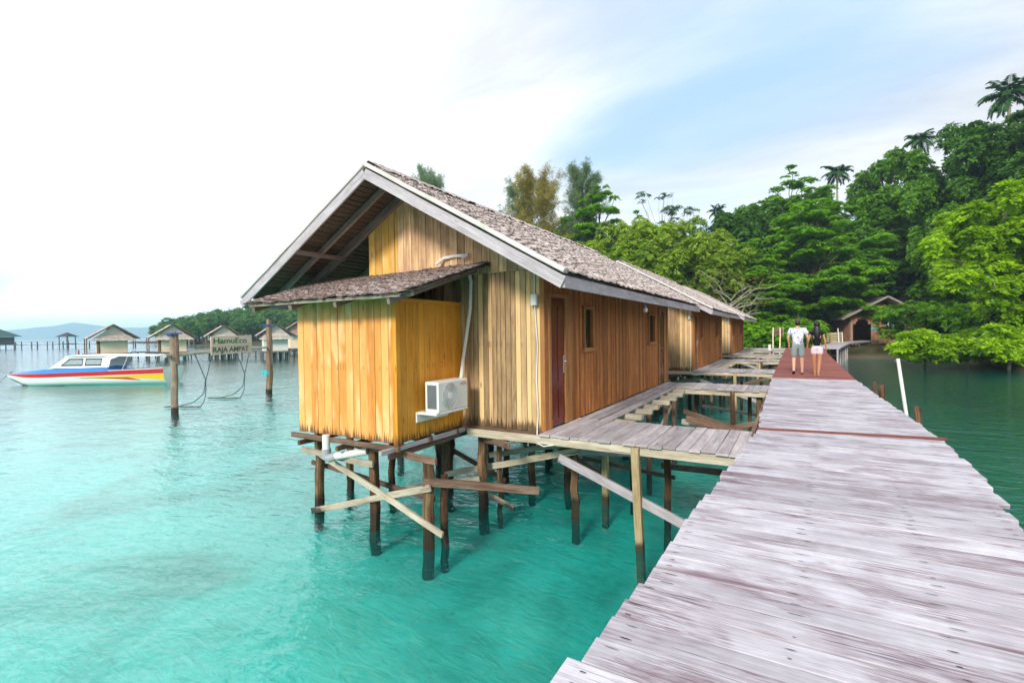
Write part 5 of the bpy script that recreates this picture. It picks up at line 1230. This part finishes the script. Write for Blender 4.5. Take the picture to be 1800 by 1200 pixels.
M['leaf_brown'] = leaf_mat('brown_olive_needles', (0.18, 0.16, 0.04), (0.46, 0.38, 0.08), .4); M['leaf_grey'] = leaf_mat('grey_green_needles', (0.08, 0.15, 0.07), (0.24, 0.34, 0.16), .4)
M['leaf_far'] = leaf_mat('far_leaf', (0.035, 0.12, 0.02), (0.12, 0.28, 0.03), .3); M['palm'] = leaf_mat('palm_leaf', (0.008, 0.05, 0.012), (0.035, 0.14, 0.018), .2, rough=.75)
M['dead'] = wood('dead_branch', (0.22, 0.19, 0.14), (0.38, 0.34, 0.27), (0.50, 0.46, 0.38), .3, .9, knots=False)
BIG = 'trees of the wooded shore'
def frame_dir(): return Vector((math.cos(YAW), math.sin(YAW), 0)), Vector((-math.sin(YAW), math.cos(YAW), 0))
# terminalia-like tree in horizontal tiers (crown axes are in the picture-facing frame: x right, y away)
def tiers(h, w_, n, nr, zlo=.22):
    out = []
    for i in range(n):
        k = i/(n-1); z = h*(zlo + (1-zlo)*k) - (.05*h if i == n-1 else 0); r = w_*(1.0 - .6*k**2.6) * nr.uniform(.85, 1.1)
        for j in range(4):
            a = nr.uniform(0, 6.28); ro = .45 if k < .85 else .2; out.append((math.cos(a)*r*ro, math.sin(a)*r*ro, z + nr.uniform(-.3, .3), r*.62, r*.62, .35))
    return out
nrT = np.random.RandomState(21)
def tiered(name, label, h, w_, seed, mat, n=9, cnt=8000, leaf=(7, .40, .22), sub=150, subr=.30, cat='tree'):
    nr = np.random.RandomState(seed); return make_tree(name, label, h, tiers(h, w_, n, nr), cnt, leaf, mat, M['bark_dark'], seed, up=.9, trunk_r=.35, kind='tiered', sub=sub, subr=subr, group=BIG, twigs=60)
tA = tiered('tiered_tree', 'big bright green tree in flat tiers behind the walking couple', 15.5, 7.2, 31, M['leaf'], n=14, cnt=17000, sub=340, subr=.24, leaf=(7, .36, .19))
put(tA, 1432, 61, YAW, 1.12, top=348)
again(tA, 'tiered green tree standing at the water left of the couple', 1325, 55, YAW + 4.0, .70, top=420)
again(tA, 'tiered green tree between the big tiered tree and the yellow green tree', 1540, 70, YAW + 1.0, .95, top=372)
tB = make_tree('bushy_tree', 'round dark green tree rising below the middle palm', 16, [(0, 0, 11, 5.4, 5.0, 4.6), (-2.5, 0, 7.5, 4.2, 4, 3.2), (2.8, 0, 8, 4.0, 4, 3.2)], 7000, (7, .46, .24), M['leaf_mid'], M['bark_dark'], 41, sub=90, subr=.26, group=BIG)
put(tB, 1568, 70, YAW, 1.0, top=270)
tone(again(tB, 'largest dark green tree on the right, under the tallest palm', 1745, 60, YAW + 1.3, 1.15, top=205), 'leaf_dark_shade')
tone(again(tB, 'dark tree at the right edge of the picture behind the yellow green tree', 1850, 55, YAW + 2.7, 1.2, top=190), 'leaf_dark_shade')
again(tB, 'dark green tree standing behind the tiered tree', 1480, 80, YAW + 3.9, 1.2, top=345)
tone(again(tB, 'dark green tree in the gap behind the leafless branches', 1300, 72, YAW + 5.0, .95, top=372), 'leaf_dark_shade')
tone(again(tB, 'dark bushy tree in the shade above the shed roof', 1575, 70, YAW + .5, .9, top=430), 'leaf_dark_shade')
again(tB, 'dark green tree between the round tree and the largest one', 1655, 62, YAW + .9, .85, top=305)
# the yellow green tree leaning out over the water
tY = make_tree('overhanging_tree', 'yellow green broad leaved tree with pale branches hanging over the water at the right', 13.5,
   [(0, -1, 10.2, 5.0, 4.0, 3.0), (5, -1, 9.5, 5.5, 4.5, 3.6), (4.5, -1.5, 5.5, 6.0, 4.5, 3.4), (-3.2, -2, 7.6, 3.6, 3.2, 2.2), (-4.6, -3, 5.4, 3.0, 2.6, 1.4), (-1.0, -3.5, 4.4, 3.4, 2.6, 1.6), (3, -3.4, 2.9, 4.6, 2.4, 1.8), (9, -2, 8, 4, 4, 5), (8, -3, 3, 4.5, 3, 2.5), (1, -4, 1.8, 3.4, 1.8, 1.1), (5, -4, 1.8, 3.4, 1.8, 1.2)], 16000, (9, .38, .19), M['leaf_yellow'], M['bark'], 51, sub=270, subr=.21, up=.6, trunk_r=.30, group=BIG, twigs=60,
   extra_limbs=[((2, 0, 4), (-4.4, -5.2, 5.3), .09), ((3, 0, 6), (-1.5, -5.6, 8.4), .09), ((2.5, 0, 5.2), (1.0, -5.8, 7.0), .08), ((2, 0, 3), (-2.0, -5.8, 3.2), .06), ((1, -3, 4.6), (-.6, -5.9, 2.4), .06), ((2, -3, 8), (5, -5.9, 9.4), .08)])
put(tY, 1732, 37.5, YAW, 0.98, z=.3, top=325)
tS = make_tree('waterside_bush', 'low yellow green bush drooping to the water below the shed', 3.4, [(-1.5, 0, 1.5, 2.0, 1.4, .9), (1.5, 0, 1.4, 2.4, 1.5, .9), (4.6, 0, 1.7, 2.2, 1.4, 1.2)], 1500, (9, .36, .17), M['leaf_yellow'], M['bark'], 52, sub=40, subr=.28, up=.6, trunk_r=.12, cat='bush', group='bushes along the shore', twigs=16)
put(tS, 1625, 37, YAW, .9, z=-.1)
tSd = make_tree('waterside_bush', 'shaded green bush by the water at the right edge under the overhanging tree', 5, [(0, 0, 2.0, 3.4, 2.0, 1.9), (4.5, 0, 2.4, 3.4, 2, 2.2)], 1900, (8, .36, .18), M['leaf'], M['bark'], 53, sub=50, subr=.28, up=.4, trunk_r=.14, cat='bush', group='bushes along the shore', twigs=16)
put(tSd, 1745, 40.5, YAW, 1.15, z=.1)
tone(again(tSd, 'dark bush in the deep shade under the middle of the overhanging tree', 1765, 43, YAW + 1.5, 1.0, z=.3), 'leaf_dark_shade')
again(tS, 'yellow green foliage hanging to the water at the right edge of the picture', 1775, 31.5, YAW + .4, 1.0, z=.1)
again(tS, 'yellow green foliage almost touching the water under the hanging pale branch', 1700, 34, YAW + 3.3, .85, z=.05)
tone(again(tSd, 'shaded green foliage filling the gap above the water at the right edge', 1800, 36, YAW + .8, 1.1, z=.2), 'leaf_dark_shade')
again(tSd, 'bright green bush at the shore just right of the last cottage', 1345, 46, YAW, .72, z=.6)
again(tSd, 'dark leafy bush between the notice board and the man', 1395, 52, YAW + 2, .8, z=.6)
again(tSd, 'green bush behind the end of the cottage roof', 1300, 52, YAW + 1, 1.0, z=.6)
tone(again(tSd, 'dark bush behind the woman, left of the shed', 1440, 66, YAW + 4, 1.2, z=.9), 'leaf_dark_shade')
again(tSd, 'bush growing on the bank to the right of the shed', 1705, 50, YAW + 3, 1.1, z=.6)
# mid bank: olive and light green trees behind the cottage roof
tO = make_tree('olive_tree', 'yellow olive tree with pale branches above the middle of the cottage roof', 11, [(0, 0, 7.2, 4.8, 4.2, 2.9), (-3, -1, 5, 3, 3, 2), (3.4, 0, 5.6, 3.4, 3.2, 2.4)], 7500, (7, .30, .15), M['leaf_olive'], M['dead'], 61, sub=100, subr=.24, up=.5, trunk_r=.22, group=BIG, twigs=60)
put(tO, 1185, 56, YAW, 1.25, top=385)
again(tO, 'low yellow green tree just over the ridge of the nearest cottage', 1010, 58, YAW + 3.3, 1.1, top=415)
again(tO, 'olive tree over the join between the first two cottage roofs', 1135, 62, YAW + 5.3, 1.2, top=400)
again(tO, 'olive green tree behind the near end of the cottage ridge', 1085, 60, YAW + 2.2, 1.15, top=385)
again(tO, 'yellow green tree behind the second cottage roof, left of the leafless branches', 1262, 57, YAW + 4.1, 1.1, top=405)
tG = tiered('spreading_tree', 'light green spreading tree right of the casuarinas behind the roof', 15.5, 5.6, 71, M['leaf'], n=8, cnt=5600, leaf=(7, .34, .18), sub=120, subr=.28)
put(tG, 1052, 64, YAW, 1.05, top=318)
again(tG, 'light green tree behind the roof below the thin dark crowned tree', 1130, 70, YAW + 2, .9, top=372)
tD = make_tree('thin_crowned_tree', 'tree with sparse dark flat crown against the sky above the roof', 17, [(-2.2, 0, 15.6, 2.4, 1.6, .45), (2.6, 0, 14.2, 2.6, 1.6, .4), (0, 0, 13, 2.0, 1.6, .5), (.6, 0, 15.9, 1.4, 1.2, .4)], 340, (6, .30, .14), M['leaf_dark_shade'], M['bark_dark'], 81, kind='tiered', sub=26, subr=.30, up=.4, trunk_r=.16, group=BIG, twigs=26)
put(tD, 1165, 70, YAW, 1.0, top=340)
again(tG, 'tall flat topped green tree just left of the lowest palm', 1400, 76, YAW + 2.1, 1.5, top=296)
# dead grey branches
def dead_tree():
    nr = np.random.RandomState(5); root = empty('leafless_tree', (0, 0, 0), 'grey leafless tangle of branches leaning out beside the end of the roof', 'tree', BIG); q = MB()
    limb(q, (0, 0, -1), (-.4, 0, 4), .16, .1, nr)
    for i in range(17):
        a = nr.uniform(-1.2, 1.2); l = nr.uniform(2, 4.2); s = Vector((-.3, 0, nr.uniform(2, 4.4))); e = s + Vector((math.sin(a*1.3)*l, nr.uniform(-1.5, .5), nr.uniform(-.2, 1)*l*.7)); pts = limb(q, s, e, .055, .02, nr, 5, .08, 5)
        for j in range(4):
            st = pts[nr.randint(2, 5)]; limb(q, st, st + Vector(nr.uniform(-1.1, 1.1, 3)) + Vector((0, 0, .3)), .02, .008, nr, 3, .05, 4)
    q.build('trunk', M['dead'], root, world=False)
    mb = MB(); C_ = nr.uniform((-3.5, -1.5, 3.5), (3, 1, 6.8), (230, 3)); leaves(mb, C_, np.tile([0, 0, 1.0], (230, 1)), 6, .2, .1, nr); mb.build('leaves', M['leaf_brown'], root, world=False); return root
put(dead_tree(), 1292, 50, YAW, 1.15, z=1.0)
# casuarinas
def casuarina(label, h, w_, seed, mat, n=1500, group='casuarina trees behind the roof'):
    nr = np.random.RandomState(seed); root = empty('casuarina', (0, 0, 0), label, 'tree', group); tk = MB(); limb(tk, (0, 0, -1), (0, 0, h*.95), .22, .03, nr, 8, 0, 6); mb = MB(); Cs = []; As = []
    for i in range(70):
        k = nr.uniform(.25, .97); z = h*k; a = nr.uniform(0, 6.28); l = w_*(1.15-k)**.6*nr.uniform(.45, 1.0); s = Vector((0, 0, z*.93)); e = s + Vector((math.cos(a)*l, math.sin(a)*l, l*nr.uniform(.7, 1.6)))
        e.z = min(e.z, h*1.03); pts = limb(tk, s, e, .04, .012, nr, 4, .0, 4)
        m_ = int(n/70)
        for j in range(m_):
            t = nr.uniform(.25, 1.05); c = s.lerp(e, t) + Vector(nr.normal(size=3))*.28; Cs.append(c); As.append(((e-s).normalized()*.8 + Vector(nr.normal(size=3))*.5))
    Cs = np.array([tuple(c) for c in Cs]); As = np.array([tuple(c) for c in As])
    leaves(mb, Cs, As, 6, .62, .06, nr, tilt=1.3, droop=.2)
    mb.build('crown', mat, root, world=False); tk.build('trunk', M['bark'], root, world=False); return root
put(casuarina('brownish feathery casuarina, tallest of the clump behind the roof', 23.5, 6.0, 5, M['leaf_brown'], 8000), 945, 66, 0, top=290)
put(casuarina('grey green feathery casuarina at the left of the clump behind the roof', 22, 4.4, 6, M['leaf_grey'], 3300), 912, 69, 1, top=303)
put(casuarina('grey green casuarina standing apart to the right of the brownish one', 23.3, 4.8, 7, M['leaf_grey'], 5600), 1030, 67, 2, top=274)
put(casuarina('small casuarina tip showing over the ridge near the front gable', 24.5, 6.0, 8, M['leaf_grey'], 7000), 762, 75, 3, top=284)
# palms
def palm(label, h, fr, seed, n=17, fl=2.6, cat='palm', group='tall palms above the wood', name='palm_tree', leafw=.15, pairs=20, th=.16):
    nr = np.random.RandomState(seed); root = empty(name, (0, 0, 0), label, cat, group); tk = MB(); lx = nr.uniform(-.8, .8)
    pts = [Vector((lx*(k/6)**2, 0, -1 + (h+1)*k/6)) for k in range(7)]; tk.tube(pts, [th*1.3 - th*.5*k/6 for k in range(7)], 7); tk.build('trunk', M['bark'], root, world=False)
    top = pts[-1]
    for i in range(n):
        mb = MB(); a = i/n*6.28*2.4 + nr.uniform(-.2, .2); el = 1.25 - 1.75*(i/n); l = fl*nr.uniform(.85, 1.1); P = []; p = top.copy(); e = el; sg = 9
        for k in range(sg):
            P.append(p.copy()); p = p + Vector((math.cos(a)*math.cos(e), math.sin(a)*math.cos(e), math.sin(e)))*l/sg; e -= .17
        mb.tube(P, [.03*(1 - .8*k/sg) + .004 for k in range(sg)], 4, .6)
        side_ = Vector((-math.sin(a), math.cos(a), 0))
        for k in range(pairs):
            t = .12 + .86*k/pairs; f = t*(sg-1); c = P[int(f)].lerp(P[min(int(f)+1, sg-1)], f - int(f)); dr = (P[min(int(f)+1, sg-1)] - P[int(f)]).normalized() if int(f) < sg-1 else dr
            ll = l*.30*math.sin(min(1, t*1.25 + .12)*math.pi*.92)**.6 + .08
            for s in (-1, 1):
                tip = c + side_*s*ll*.8 + dr*ll*.45 + Vector((0, 0, -ll*nr.uniform(.25, .6))); m_ = c.lerp(tip, .5); wv = dr*leafw
                mb.face([c, m_ - wv*.6, tip, m_ + wv*.6], nr.uniform(0, 1))
        mb.build('frond', M['palm'], root, world=False)
    return root
pB = palm('middle of the three tall palms, over the round dark tree', 27, 0, 3); 
def top_at(o, px, d, py_top, hh):     # plant on the hill so that the crown stands at its height
    p = at(px, d, py_top); o.location = (p.x, p.y, p.z - hh)
hor = lambda px: 585 - .0136*(px-900)
def crown_z(px, py, d): return H + (hor(px) - py)*d/F
def place_palm(o, px, py, d, hh, s=1.0, rz=0):
    p = at(px, d); o.location = (p.x, p.y, crown_z(px, py, d) - hh*s); o.scale = (s, s, s); o.rotation_euler = (0, 0, rz); return o
place_palm(pB, 1614, 248, 78, 27, 1.2)
def again_palm(o, label, *a, **k):
    c = o.copy(); col.objects.link(c); c['label'] = label
    for ch in o.children: q = ch.copy(); col.objects.link(q); q.parent = c
    return place_palm(c, *a, **k)
again_palm(pB, 'lowest and leftmost of the three tall palms, beside the flat dark tree top', 1472, 304, 80, 27, 1.15, 1.4)
again_palm(pB, 'tallest palm, cut off by the right edge of the picture', 1774, 168, 66, 27, 1.5, 2.6)
again_palm(pB, 'small palm half hidden in the trees above the end of the roof', 1262, 372, 84, 27, .8, 3.9)
# understorey and backing wood, so no sky shows low down; darker leaf colour stands in for shade
tone(again(tB, 'dark tree deep in the wood behind the spreading tree', 1120, 92, 1, .9), 'leaf_dark_shade')
tone(again(tB, 'dark tree deep in the wood between the olive trees', 1210, 88, 3, .8), 'leaf_dark_shade')
tone(again(tB, 'dark tree deep in the wood behind the casuarinas', 1010, 92, 4.2, .8), 'leaf_dark_shade')
tone(again(tB, 'dark tree deep in the wood behind the shed', 1620, 76, 2, 1.0), 'leaf_dark_shade')
tone(again(tB, 'dark tree deep in the wood left of the shed', 1490, 76, 5.5, .8), 'leaf_dark_shade')
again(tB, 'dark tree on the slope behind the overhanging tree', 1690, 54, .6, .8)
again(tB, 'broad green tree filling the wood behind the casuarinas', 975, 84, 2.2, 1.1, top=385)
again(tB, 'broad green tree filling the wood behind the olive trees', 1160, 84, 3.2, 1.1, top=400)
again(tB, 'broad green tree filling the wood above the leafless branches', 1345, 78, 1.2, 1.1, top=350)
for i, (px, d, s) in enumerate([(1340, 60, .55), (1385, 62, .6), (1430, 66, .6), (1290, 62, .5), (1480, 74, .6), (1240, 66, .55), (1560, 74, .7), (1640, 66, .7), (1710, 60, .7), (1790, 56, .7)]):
    c = again(tB, 'dark understorey tree in the deep shade of the shore wood', px, d, i*1.3, s); c['group'] = 'dark understorey trees in the shade'; tone(c, 'leaf_dark_shade')
# island wood beyond the bungalows
iw = make_tree('island_tree', 'x', 8.5, [(0, 0, 5.6, 3.4, 3.2, 2.6), (1.8, 0, 4.2, 2.6, 2.4, 2)], 620, (5, .95, .5), M['leaf_far'], M['bark_dark'], 91, sub=26, subr=.34, group='trees covering the island behind the bungalows', twigs=5)
iw['label'] = 'green tree of the island wood behind the bungalows'
ip = palm('feathery coconut palm standing in the island wood', 10, 0, 17, n=11, fl=3.2, group='palms of the island wood', name='island_palm', leafw=.2, pairs=8, th=.2)
ni = np.random.RandomState(77); first = [True, True]
spots = []
for px in np.arange(286, 560, 7.5):
    for row, d in enumerate((168, 182, 200)):
        spots.append((px + ni.uniform(-4, 4), d + ni.uniform(-4, 4) + max(0, 330 - px)*.25, row))
for (px, d, row) in spots:
    topy = np.interp(px, [280, 310, 345, 400, 450, 500, 560], [572, 562, 556, 549, 546, 543, 540]) + (2 - row)*5 + ni.uniform(-3, 2)
    isp = ni.rand() < .28; p = at(px, d); hz_ = crown_z(px, topy, d); g_ = max(.4, gz(p.x, p.y)); hh = hz_ - g_
    base = 10.5 if isp else 8.3; s = hh / base
    if s < .35: continue
    s = min(s, 2.0)
    o = (ip if isp else iw)
    if first[isp]: first[isp] = False; c = o
    else:
        c = o.copy(); col.objects.link(c)
        for ch in o.children: k = ch.copy(); col.objects.link(k); k.parent = c
    c.location = (p.x, p.y, g_); c.scale = ((min(s, 1.25) if not isp else 1.0),)*2 + (s,); c.rotation_euler = (0, 0, ni.uniform(0, 6))

# ------------------------------------------------------------------ people
def skin(pts, edges, rad, sub=2, root=0):
    me = bpy.data.meshes.new('t'); me.from_pydata(pts, edges, []); o = bpy.data.objects.new('t', me); col.objects.link(o)
    o.modifiers.new('s', 'SKIN'); sm = o.modifiers.new('u', 'SUBSURF'); sm.levels = sub; sm.render_levels = sub
    sv = me.skin_vertices[0].data
    for i, r in enumerate(rad): sv[i].radius = (r, r) if not isinstance(r, tuple) else r; sv[i].use_root = (i == root)
    dg = bpy.context.evaluated_depsgraph_get(); dg.update(); m2 = bpy.data.meshes.new_from_object(o.evaluated_get(dg)); bpy.data.objects.remove(o)
    return m2
def join(meshes, name, mat, parent):
    bm = bmesh.new()
    for m_ in meshes: bm.from_mesh(m_)
    me = bpy.data.meshes.new(name); bm.to_mesh(me); bm.free(); me.materials.append(mat); me.polygons.foreach_set('use_smooth', [True]*len(me.polygons))
    o = bpy.data.objects.new(name, me); col.objects.link(o); o.parent = parent; return o
def ell(c, r, seg=20, rings=14):
    bm = bmesh.new(); bmesh.ops.create_uvsphere(bm, u_segments=seg, v_segments=rings, radius=1); bmesh.ops.scale(bm, vec=r, verts=bm.verts); bmesh.ops.translate(bm, vec=c, verts=bm.verts); me = bpy.data.meshes.new('e'); bm.to_mesh(me); bm.free(); return me
def hand(w_, dirv, side, s=1.0):
    w_ = Vector(w_); d = Vector(dirv).normalized(); out = Vector((side, 0, 0)); fw = Vector((0, 1, 0)); ms = []
    k = w_ + d*.085*s
    for i, (o_, l) in enumerate(((-.027, .07), (-.009, .082), (.009, .077), (.026, .06))):
        b = w_ + d*.055*s + fw*o_; m1 = k + fw*o_; m2 = m1 + d*l*.5*s - out*.012; m3 = m1 + d*l*.9*s - out*.032
        ms.append(skin([tuple(b), tuple(m1), tuple(m2), tuple(m3)], [(0, 1), (1, 2), (2, 3)], [.010, .0095, .0085, .007], 1))
    b = w_ + d*.03*s + fw*.02; ms.append(skin([tuple(b), tuple(b + d*.03 + fw*.028), tuple(b + d*.06 + fw*.036 - out*.01)], [(0, 1), (1, 2)], [.012, .010, .008], 1)); return ms
def person(loc, label, man, h):
    root = empty('person', loc, label, 'person', 'couple walking along the jetty')
    k = h/1.75; W = .2 if man else .165
    P = {'pel': (0, 0, .95), 'wai': (0, .01, 1.10), 'che': (0, .0, 1.30), 'nek': (0, .0, 1.47), 'hed': (0, .015, 1.57)}
    # left leg a step behind for the man (heel lifted), feet close together for the woman
    if man:
        LL = [(-.095, -.01, .90), (-.105, .03, .50), (-.11, -.17, .13), (-.11, -.19, .09), (-.11, -.08, .035)]; RL = [(.095, .01, .90), (.11, .05, .50), (.12, .07, .09), (.12, .06, .05), (.12, .19, .03)]
        LA = [(-.20, 0, 1.40), (-.265, -.03, 1.14), (-.235, .10, .92)]; RA = [(.20, 0, 1.40), (.275, -.05, 1.15), (.27, .10, .99)]
    else:
        LL = [(-.08, 0, .90), (-.075, .05, .50), (-.055, .10, .09), (-.055, .09, .05), (-.055, .21, .03)]; RL = [(.08, 0, .90), (.07, .0, .50), (.035, -.09, .09), (.035, -.10, .05), (.04, .02, .03)]
        LA = [(-.165, 0, 1.38), (-.24, -.03, 1.13), (-.26, .07, .98)]; RA = [(.165, 0, 1.38), (.22, -.05, 1.12), (.25, .0, .88)]
    pts = [P['pel'], P['wai'], P['che'], P['nek'], P['hed']] + LL + RL + LA + RA
    rad = [.13, .125 if man else .095, (.15, .11) if man else (.125, .09), .055 if man else .045, .06] + [.09, .066, .038, .038, .03]*2 + [.055 if man else .042, .038 if man else .03, .024]*2
    e = [(0, 1), (1, 2), (2, 3), (3, 4), (0, 5), (5, 6), (6, 7), (7, 8), (8, 9), (0, 10), (10, 11), (11, 12), (12, 13), (13, 14), (2, 15), (15, 16), (16, 17), (2, 18), (18, 19), (19, 20)]
    # palms
    pts += [tuple(Vector(LA[2]) + Vector((0, .01, -.06))), tuple(Vector(RA[2]) + Vector((0, .01, -.06)))]; rad += [(.018, .034), (.018, .034)]; e += [(17, 21), (20, 22)]
    sc_ = lambda q: tuple(Vector(q)*k)
    ms = [skin([sc_(q) for q in pts], e, [r*k if not isinstance(r, tuple) else (r[0]*k, r[1]*k) for r in rad], 2)]
    ms.append(ell(sc_((0, .02, 1.635)), (.075*k, .092*k, .112*k))); ms.append(ell(sc_((0, .108, 1.625)), (.014*k, .02*k, .022*k), 8, 6))
    for s in (-1, 1): ms.append(ell(sc_((s*.078, .01, 1.625)), (.012*k, .022*k, .032*k), 8, 6))
    ms += hand(sc_(LA[2]), (0, .15, -1), -1, k) + hand(sc_(RA[2]), (0, .15, -1), 1, k)
    join(ms, 'body', M['skin_light'] if man else M['skin_tan'], root)
    # eyes and mouth (faces turn away from the camera)
    ey = [ell(sc_((s*.03, .107, 1.65)), (.011*k, .006*k, .007*k), 8, 6) for s in (-1, 1)] + [ell(sc_((0, .108, 1.575)), (.022*k, .006*k, .006*k), 8, 6)]; join(ey, 'face_features', M['lips'], root)
    sh_pts = [(0, 0, .86), (0, .01, 1.08), (0, .0, 1.30), (0, 0, 1.435), (-W, 0, 1.40), (W, 0, 1.40)]
    if man:
        lm = Vector(LA[0]).lerp(Vector(LA[1]), .62); rm = Vector(RA[0]).lerp(Vector(RA[1]), .62)
        sp = sh_pts + [tuple(lm), tuple(rm)]; sr = [.165, .16, (.182, .135), .075, .082, .082, .074, .074]; se = [(0, 1), (1, 2), (2, 3), (2, 4), (2, 5), (4, 6), (5, 7)]
    else:
        lm = Vector(LA[0]).lerp(Vector(LA[1]), .3); rm = Vector(RA[0]).lerp(Vector(RA[1]), .3)
        sp = sh_pts + [tuple(lm), tuple(rm)]; sr = [.142, .118, (.148, .112), .06, .058, .058, .05, .05]; se = [(0, 1), (1, 2), (2, 3), (2, 4), (2, 5), (4, 6), (5, 7)]
    join([skin([sc_(q) for q in sp], se, [r*k if not isinstance(r, tuple) else (r[0]*k, r[1]*k) for r in sr], 2)], 'shirt', M['shirt_print'] if man else M['shirt_black'], root)
    kn = .50 if man else .66
    lk = Vector(LL[0]).lerp(Vector(LL[1]), (.90 - kn)/.40); rk = Vector(RL[0]).lerp(Vector(RL[1]), (.90 - kn)/.40)
    join([skin([sc_((0, 0, 1.06)), sc_((0, 0, .93)), sc_(LL[0]), sc_(tuple(lk)), sc_(RL[0]), sc_(tuple(rk))], [(0, 1), (1, 2), (2, 3), (1, 4), (4, 5)], [(.155*k, .14*k), (.165*k, .15*k), .115*k, (.10 if man else .105)*k, .115*k, (.10 if man else .105)*k], 2)], 'shorts', M['shorts_grey'] if man else M['shorts_pink'], root)
    if man:
        join([ell(sc_((0, .005, 1.685)), (.086*k, .102*k, .082*k)), ell(sc_((0, .10, 1.69)), (.07*k, .07*k, .012*k))], 'cap', M['cap_brown'], root)
        join([ell(sc_((0, -.03, 1.615)), (.082*k, .072*k, .085*k))], 'hair', M['hair'], root)
    else:
        join([ell(sc_((0, -.005, 1.66)), (.095*k, .108*k, .112*k)), skin([sc_((0, -.03, 1.64)), sc_((0, -.06, 1.5)), sc_((0, -.085, 1.36)), sc_((0, -.08, 1.2))], [(0, 1), (1, 2), (2, 3)], [(.1*k, .07*k), (.105*k, .06*k), (.10*k, .05*k), (.07*k, .035*k)], 2)], 'hair', M['hair'], root)
    for LG in (LL, RL):
        c = Vector(LG[3]).lerp(Vector(LG[4]), .5)
        if man and LG is LL:      # lifted heel shows the sole
            o = join([ell((0, 0, 0), (.045*k, .13*k, .014*k), 14, 8)], 'sandal', M['shirt_black'], root); o.location = sc_((c.x, c.y - .02, c.z - .005)); o.rotation_euler = (-.5, 0, 0)
        else:
            o = join([ell((0, 0, 0), (.045*k, .13*k, .014*k), 14, 8)], 'sandal', M['shirt_black'] if man else M['sandal_pale'], root); o.location = sc_((c.x, c.y, .012))
    return root
M['skin_light'] = plain('light_skin', (0.62, 0.36, 0.25), .55, .3, .05); M['skin_tan'] = plain('tan_skin', (0.48, 0.22, 0.11), .5, .3, .05); M['lips'] = plain('dark_lips', (0.15, .06, .05), .5)
M['hair'] = plain('black_hair', (0.008, .007, .008), .45, .4); M['cap_brown'] = plain('brown_cap', (0.10, .055, .035), .9); M['shirt_black'] = plain('black_cloth', (0.010, .011, .018), .85, .1)
M['shorts_pink'] = plain('pale_pink_cloth', (0.78, .60, .68), .85, .1, .06); M['shorts_grey'] = plain('grey_green_cloth', (0.26, .32, .32), .85, .1, .08); M['sandal_pale'] = plain('pale_sandal', (0.5, .4, .3), .7)
m_, t_, o_ = newmat('printed_cloth'); g_ = t_.nodes.new('ShaderNodeTexCoord').outputs['Object']
c_ = mixc(t_, smooth(t_, noise(t_, g_, 11, 3, .6, 1.5), .56, .60), (0.74, 0.78, 0.86), (0.05, 0.08, 0.26)); c_ = mixc(t_, smooth(t_, noise(t_, g_, 14, 2, .6, 2.0), .60, .64), c_, (0.35, 0.25, 0.55)); principled(t_, o_, c_, .85, .1); M['shirt_print'] = m_
person((0.11, 18.0, DZ + .008), 'man in white patterned shirt, grey shorts and cap walking away on the red deck', True, 1.76)
person((0.62, 17.65, DZ + .008), 'woman with long black hair, black top and pink shorts walking beside the man', False, 1.66)

# ------------------------------------------------------------------ air
def haze(dens):
    m, t, out = newmat('sea_haze'); v = t.nodes.new('ShaderNodeVolumePrincipled'); v.inputs['Color'].default_value = (0.60, 0.78, 1.0, 1); v.inputs['Density'].default_value = dens; v.inputs['Anisotropy'].default_value = 0.0
    L(t, v.outputs[0], out.inputs['Volume']); q = MB()
    X0, X1, Y0, Y1, Z0, Z1 = -5700, 5700, -3200, 8200, -7.5, 140
    q.add(np.array([(X0, Y0, Z0), (X1, Y0, Z0), (X1, Y1, Z0), (X0, Y1, Z0), (X0, Y0, Z1), (X1, Y0, Z1), (X1, Y1, Z1), (X0, Y1, Z1)], float), wF)
    return q.build('haze', m, kind='stuff')
haze(0.00034)
